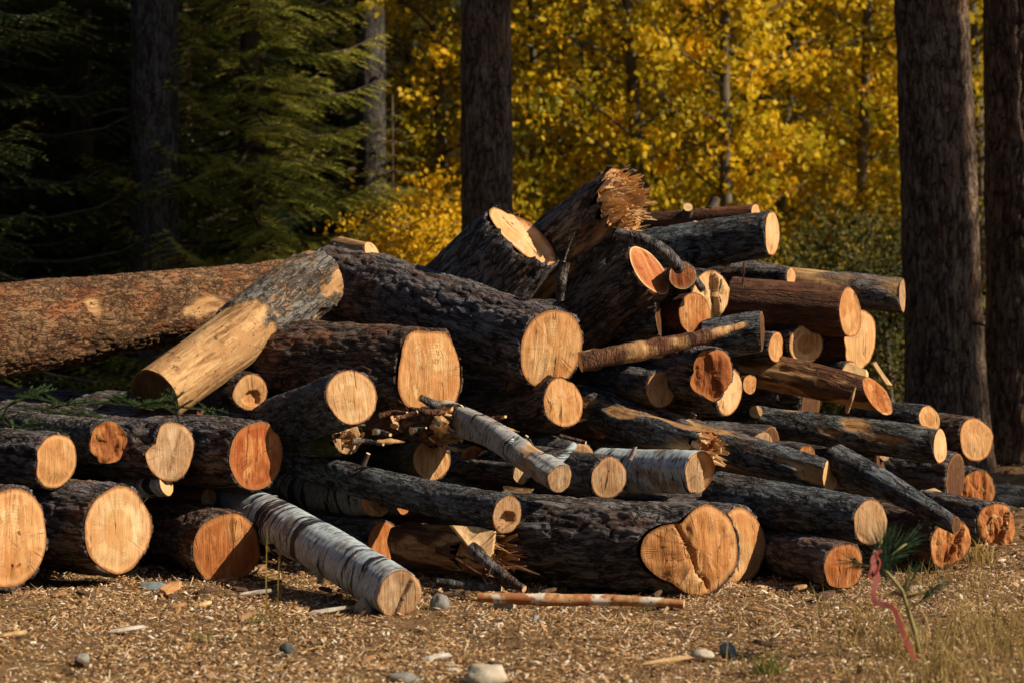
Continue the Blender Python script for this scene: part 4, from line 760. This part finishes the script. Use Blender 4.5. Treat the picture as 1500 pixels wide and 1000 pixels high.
# ---------------------------------------------------------------- trees
def quad_leaves(C, size, rs, up=.35):
    n = len(C); nr = rs.normal(0, 1, (n, 3)); nr[:, 2] = nr[:, 2] * .7 + up; nr /= np.linalg.norm(nr, axis=1)[:, None]
    t1 = np.cross(nr, rs.normal(0, 1, (n, 3))); t1 /= np.linalg.norm(t1, axis=1)[:, None]; t2 = np.cross(nr, t1); l = (size * (.65 + .7 * rs.rand(n)))[:, None]
    v = np.stack([C - t1 * l, C + t2 * l * .8 - t1 * l * .1, C + t1 * l, C - t2 * l * .8 - t1 * l * .1], 1).reshape(-1, 3)
    return v, np.arange(n * 4).reshape(-1, 4)
def aspen_meshes(seed, H=8.5, spread=1.5, limbs=62, low=.3, per=30, leaf=.037, mat='aspenleaf', nc=6):
    rs = np.random.RandomState(seed); rg = random.Random(seed); mb = MB()
    ax = lambda z: Vector((.10 * math.sin(z * .7 + seed), .10 * math.sin(z * .55 + seed * 2), z))
    v, q, t = tube([ax(H * k / 14) for k in range(15)], [.075 * (1 - k / 15.5) + .006 for k in range(15)], 9); mb.add(v, q, t)
    cents = []; tints = []
    for i in range(limbs):
        f = (i + rg.random()) / limbs; z = low + (H - low) * f; a = i * 2.4 + rg.uniform(-.5, .5); ln = spread * (.35 + .65 * math.sin(math.pi * min(1, .18 + .82 * (1 - f)) * .9)) * rg.uniform(.55, 1.1); up = rg.uniform(.1, .75)
        d = Vector((math.cos(a), math.sin(a), up)); p0 = ax(z); pts = [p0 + d * ln * k / 4 + Vector((rg.gauss(0, .03), rg.gauss(0, .03), .05 * ln * (k / 4) ** 2)) for k in range(5)]
        v, q, t = tube(pts, [.018, .014, .010, .007, .003], 5); mb.add(v, q, t)
        ct = rg.random()
        for k in range(nc):
            u = rg.uniform(.25, 1.08); c = p0 + d * ln * u + Vector((rg.gauss(0, .16), rg.gauss(0, .16), rg.gauss(0, .14))); m = int(per * rg.uniform(.5, 1.5))
            cents.append(np.array(c)[None] + rs.normal(0, 1, (m, 3)) * (.10, .10, .085)); tints.append(np.clip(.35 * ct + .6 * rg.random() + .2 * rs.rand(m) - .05, 0, 1))
    C = np.concatenate(cents); T = np.concatenate(tints); C[:, 2] = np.maximum(C[:, 2], .05)
    v, q = quad_leaves(C, leaf, rs)
    return mb.mesh('aspen_trunk', [M['aspenbark']]), mesh_np('aspen_crown', v, [q], [M[mat]], None, {'tint': np.repeat(T, 4)}, False)
def fir_meshes(seed, H=10., Rb=2.0, z0=.3, gap=.24, per=5, nd=1., mat='fir', needle=.042, trunk_r=.13):
    rg = random.Random(seed); rs = np.random.RandomState(seed); mb = MB(); base = []; dirs = []; tin = []
    v, q, t = tube([(0, 0, H * k / 10) for k in range(11)], [trunk_r * (1 - k / 10.4) + .006 for k in range(11)], 10); mb.add(v, q, t)
    z = z0; i = 0
    while z < H - .15:
        for b in range(per):
            a = i * 2.0 + b * 6.283 / per + rg.uniform(-.35, .35); f = z / H; ln = Rb * (1 - f) ** .85 * rg.uniform(.55, 1.1) + .08; dr = rg.uniform(-.45, -.08)
            ex = Vector((math.cos(a), math.sin(a), 0)); sd_ = Vector((-math.sin(a), math.cos(a), 0))
            P = lambda u: Vector((0, 0, z)) + ex * ln * u + Vector((0, 0, ln * (dr * u + .28 * u * u * u)))
            pts = [P(u) for u in (0, .25, .5, .75, 1)]; v, q, t = tube(pts, [.016 * ln + .004, .012 * ln + .003, .008 * ln + .002, .005 * ln + .002, .002], 5, False); mb.add(v, q)
            nt = int((ln / .065) * nd); bt = rg.random()
            for k in range(nt):
                u = .16 + .84 * (k + rg.random()) / nt; sg = 1 if k % 2 else -1; p = P(u); tl = min(.42, (1.06 - u) * ln * .62 + .07) * rg.uniform(.7, 1.1)
                d = (ex * .75 + sd_ * sg * .75 + Vector((0, 0, rg.uniform(-.22, .12)))).normalized(); m = int(tl / .013)
                if m < 1: continue
                w = (np.arange(m) + rs.rand(m)) / m; bb = np.array(p)[None] + np.array(d)[None] * tl * w[:, None]; bb[:, 2] -= .25 * tl * w ** 2
                for s2 in (-1, 1):
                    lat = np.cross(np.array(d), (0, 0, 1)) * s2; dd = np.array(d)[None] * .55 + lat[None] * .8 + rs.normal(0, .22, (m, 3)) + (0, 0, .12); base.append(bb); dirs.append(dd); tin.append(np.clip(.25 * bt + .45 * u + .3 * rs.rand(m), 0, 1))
        z += gap * rg.uniform(.75, 1.25); i += 1
    B = np.concatenate(base); D = np.concatenate(dirs); D /= np.linalg.norm(D, axis=1)[:, None]; n = len(B); Lr = needle * (.7 + .6 * rs.rand(n))[:, None]
    E = np.cross(D, rs.normal(0, 1, (n, 3)) * .35 + (0, 0, 1)); E /= np.linalg.norm(E, axis=1)[:, None]; E *= needle * .16
    v = np.stack([B - E, B + E, B + D * Lr], 1).reshape(-1, 3)
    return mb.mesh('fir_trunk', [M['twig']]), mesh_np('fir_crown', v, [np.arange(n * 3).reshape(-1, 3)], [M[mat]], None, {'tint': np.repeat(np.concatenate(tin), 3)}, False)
def place_tree(name, label, cat, pair, px, d, rot=0., sc=1., group=None, z=0., scz=None):
    root = thing(name, label, cat, Matrix.Translation(Vector(((px - 750) * d / F, d, z))) @ Matrix.Rotation(rot, 4, 'Z') @ Matrix.Diagonal((sc, sc, scz or sc, 1)), group)
    link('trunk', pair[0], root); link('crown', pair[1], root); return root
# big living pines: furrowed trunks with crowns high above the picture
tuft = fir_meshes(77, 5.5, 2.2, .2, .42, 5, .55, 'fir', .06, .14)
def big_pine(label, px0, px1, d, rpx, bark, flare=.35, H=9.5, crown=True, lean_y=0.):
    LOGN[0] += 1; s = LOGN[0] * 13; z_top = CAMZ + HZ * d / F
    xb, xt = (px0 - 750) * d / F, (px1 - 750) * d / F; slope = (xt - xb) / z_top
    A = Vector((slope, lean_y, 1)); P0 = Vector((xb, d, -.12)); m = frame(P0, A); L = H * A.length; r = rpx * d / F
    root = thing('pine_tree', label, 'tree', m); ns = int(max(36, min(190, 6.283 * rpx / 2.2))); nt = 330
    rf = lambda t: r * (1.06 - .25 * t) * (1 + flare * math.exp(-t * H / .42))
    V, q, Hh, PE, _ = body(L, rf, ns, nt, bark, s, None, None, None, .95, .004, .03)
    link('trunk', mesh_np('trunk', V, [q], [M[bark]], None, {'h': Hh, 'peel': PE}), root)
    rgt = random.Random(s)
    for k in range(7):
        z = rgt.uniform(.8, 6.5); a = rgt.uniform(0, 6.283); dv = Vector((math.cos(a), math.sin(a), rgt.uniform(-.3, .25))); p = dv * r * .8; p.z = z; ll = rgt.choice((.08, .12, .35, .6))
        tv, tq, tt = tube([p, p + dv * (ll * .5 + r * .2), p + dv * (ll + r * .2) + Vector((0, 0, rgt.uniform(-.1, .05)))], [.018, .012, .006], 7); mb = MB(); mb.add(tv, tq, tt); link('dead_branch', mb.mesh('dead_branch', [M['twig']]), root)
    if crown: link('crown', tuft[1], root, Matrix.Translation((0, 0, L - 3.2)) @ Matrix.Rotation(px0, 4, 'Z'))
    return root
big_pine('big pine trunk with a sunlit strip of rough bark on one side', 1390, 1362, 18.75, 54, 'trunk', .3, 15)
big_pine('big dark pine trunk cut off by the right picture edge', 1512, 1500, 19.4, 62, 'trunk', .3, 15)
big_pine('straight dark pine trunk standing before the yellow aspens', 713, 708, 20.0, 37, 'trunk', .3, 14)
big_pine('slim grey pine trunk between the lit fir and the aspens', 545, 538, 24.5, 22, 'trunkgrey', .3, 14)
big_pine('dark trunk in the firs with a flickering sunlit edge', 226, 222, 20.9, 34, 'trunkgrey', .3, 14)  # darker bark tone stands in for the shade of the firs
big_pine('shaded trunk deep in the firs near the left picture edge', 42, 40, 25, 20, 'trunk', .3, 13)
big_pine('slim pale trunk glimpsed through the fir branches', 384, 382, 27, 7, 'trunkgrey', .3, 9)

A1 = aspen_meshes(1); A2 = aspen_meshes(2, 8.2, 1.4, 76); A3 = aspen_meshes(3, 9, 1.6, 86); Y1 = aspen_meshes(4, 2.3, .75, 42, .12, 15, .030, 'yellowleaf', 10)
D1 = aspen_meshes(5, 2.6, 1.0, 40, .1, 14, .034, 'shrub', 10)
GA = 'yellow aspens behind the pile'
AL = 'yellow autumn aspen standing in the grove behind the log pile'
for i, (px, d, p) in enumerate([(645, 26.0, A1), (600, 30, A2), (770, 25.5, A2), (860, 28.5, A3), (935, 25.2, A1), (1010, 29.5, A2), (1075, 25.0, A3), (1150, 28, A1), (1210, 31, A2), (1265, 27, A3), (1335, 29.5, A1), (1425, 26.5, A2), (1490, 30, A3), (1570, 28, A1), (1000, 34, A2), (1260, 35, A1)]):
    place_tree('aspen_tree', AL, 'tree', p, px, d, i * 1.3, 1 + .08 * math.sin(i * 2.1), GA)
GB = 'low yellow aspen saplings'
for i, (px, d, sc) in enumerate([(600, 21.8, .85), (648, 22.6, .75), (570, 23.5, .8), (665, 24.5, 1.0)]):
    place_tree('aspen_sapling', 'low bright yellow aspen sapling left of the straight dark trunk', 'sapling', Y1, px, d, i * 2.1, sc, GB)
GC = 'dark shrubs under the aspens'
for i, (px, d, sc) in enumerate([(1190, 22, .6), (1255, 22.8, .7), (1300, 21.5, .6), (1130, 23.5, .45), (1225, 24, .75), (790, 23, .4), (960, 23.8, .4)]):
    place_tree('shrub', 'dark leafy shrub in shade under the yellow aspens', 'shrub', D1, px, d, i * 1.7, sc, GC)
F1m = fir_meshes(21, 9.5, 2.1, .2, .22, 6, 1.25); F2m = fir_meshes(22, 10.5, 2.3, .2, .24, 6, 1.25); F3m = fir_meshes(23, 8.5, 1.9, .15, .2, 6, 1.25); FL = fir_meshes(24, 8.5, 1.75, .4, .17, 7, 1.6, 'firsunlit'); FS = fir_meshes(25, 3.3, .85, .15, .14, 5, 1., 'firsunlit', .028, .03)
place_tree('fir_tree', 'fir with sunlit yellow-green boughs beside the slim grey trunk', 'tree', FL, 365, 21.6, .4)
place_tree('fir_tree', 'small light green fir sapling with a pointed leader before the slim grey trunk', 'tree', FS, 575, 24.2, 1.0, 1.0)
GF = 'dark firs of the shaded forest'
for i, (px, d, p, sc) in enumerate([(120, 22.2, F1m, 1), (-60, 20.8, F2m, .9), (270, 23.6, F3m, .9), (20, 22.5, F3m, 1), (350, 24.5, F1m, .95), (440, 27.5, F3m, 1.), (210, 25, F1m, 1.), (60, 27, F2m, 1), (380, 27.5, F1m, 1), (490, 29, F2m, 1), (-130, 26, F3m, 1.1), (270, 29, F2m, 1), (150, 31, F3m, 1.1), (-30, 32, F1m, 1.1),
                                    (420, 33, F3m, 1.2), (560, 36, F1m, 1.2), (330, 36, F2m, 1.2), (200, 37, F1m, 1.2), (70, 37, F2m, 1.2), (-60, 38, F3m, 1.3), (650, 39, F2m, 1.2), (740, 41, F3m, 1.3), (830, 40, F1m, 1.3), (920, 42, F2m, 1.2), (1010, 40, F3m, 1.4), (1100, 42, F1m, 1.3), (1190, 40, F2m, 1.2), (1280, 42, F3m, 1.4), (1370, 40, F1m, 1.3), (1460, 42, F2m, 1.3), (1550, 40, F3m, 1.4),
                                    (500, 44, F3m, 1.4), (400, 45, F2m, 1.3), (280, 45, F1m, 1.4), (130, 46, F3m, 1.5), (20, 46, F1m, 1.4)]):
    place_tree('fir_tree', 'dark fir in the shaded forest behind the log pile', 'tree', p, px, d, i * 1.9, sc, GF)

# unseen firs added round the viewpoint to block part of the sky light
GR = 'unseen firs added round the clearing to block sky light'
for i, (x, y, sc) in enumerate([(-11, -5, 1.5), (-7, -6.5, 1.6), (-3.2, -5, 1.5), (0.5, -6.5, 1.6), (4, -5.2, 1.5), (8, -6.5, 1.6), (12, -5, 1.5), (-9.5, -1, 1.5), (-9, 3.5, 1.4), (-9.5, 8, 1.4), (-9.5, 12.5, 1.3), (-9, 16.5, 1.3), (10, -1.5, 1.4), (-5, -10, 1.8), (2, -10, 1.8), (7, -10.5, 1.8)]):
    root = thing('fir_tree', 'tall unseen fir added round the clearing to block sky light', 'tree', Matrix.Translation((x, y, 0)) @ Matrix.Rotation(i * 1.7, 4, 'Z') @ Matrix.Diagonal((sc, sc, sc, 1)), GR)
    pr = (F1m, F2m, F3m)[i % 3]; link('trunk', pr[0], root); link('crown', pr[1], root)
big_pine('unseen pine trunk added out of the picture to shade the sunlit strip trunk', 750 + 9 * F / 16.27, 750 + 9 * F / 16.27, 16.27, 75, 'trunk', .3, 14)  # unseen pine added so its shadow leaves only a sunlit strip
for i, (x, y, sc, lab) in enumerate([(13, 14.1, 1.5, 'lower unseen fir added out of the picture to shade the foot of the pines')]):
    root = thing('fir_tree', lab, 'tree', Matrix.Translation((x, y, 0)) @ Matrix.Rotation(i * 1.7, 4, 'Z') @ Matrix.Diagonal((sc, sc, sc, 1)))  # unseen fir added to throw shade on the background
    link('trunk', F2m[0], root); link('crown', F2m[1], root)
# dark slope added behind the trees to cover the sky in their gaps
hx = np.linspace(-60, 60, 60); hy = np.linspace(47, 110, 30); HX, HY = np.meshgrid(hx, hy)
HZZ = -1 + 20 * np.clip((HY - 47) / 45, 0, 1) ** .8 + 1.5 * fbm(np.stack([HX * .1, HY * .1, HX * 0], -1), 9)
ii = np.arange(29)[:, None] * 60 + np.arange(59)[None]
t = NT('sky_cover_slope'); tc = t.node('ShaderNodeTexCoord').outputs['Object']; t.done(t.mix(t.noise(tc, .8, 5), (.010, .014, .008), (.035, .04, .016)), .95)
g = link('added_hill', mesh_np('added_hill', np.stack([HX, HY, HZZ], -1), [np.stack([ii, ii + 1, ii + 61, ii + 60], -1).reshape(-1, 4)], [t.m])); g['kind'] = 'structure'
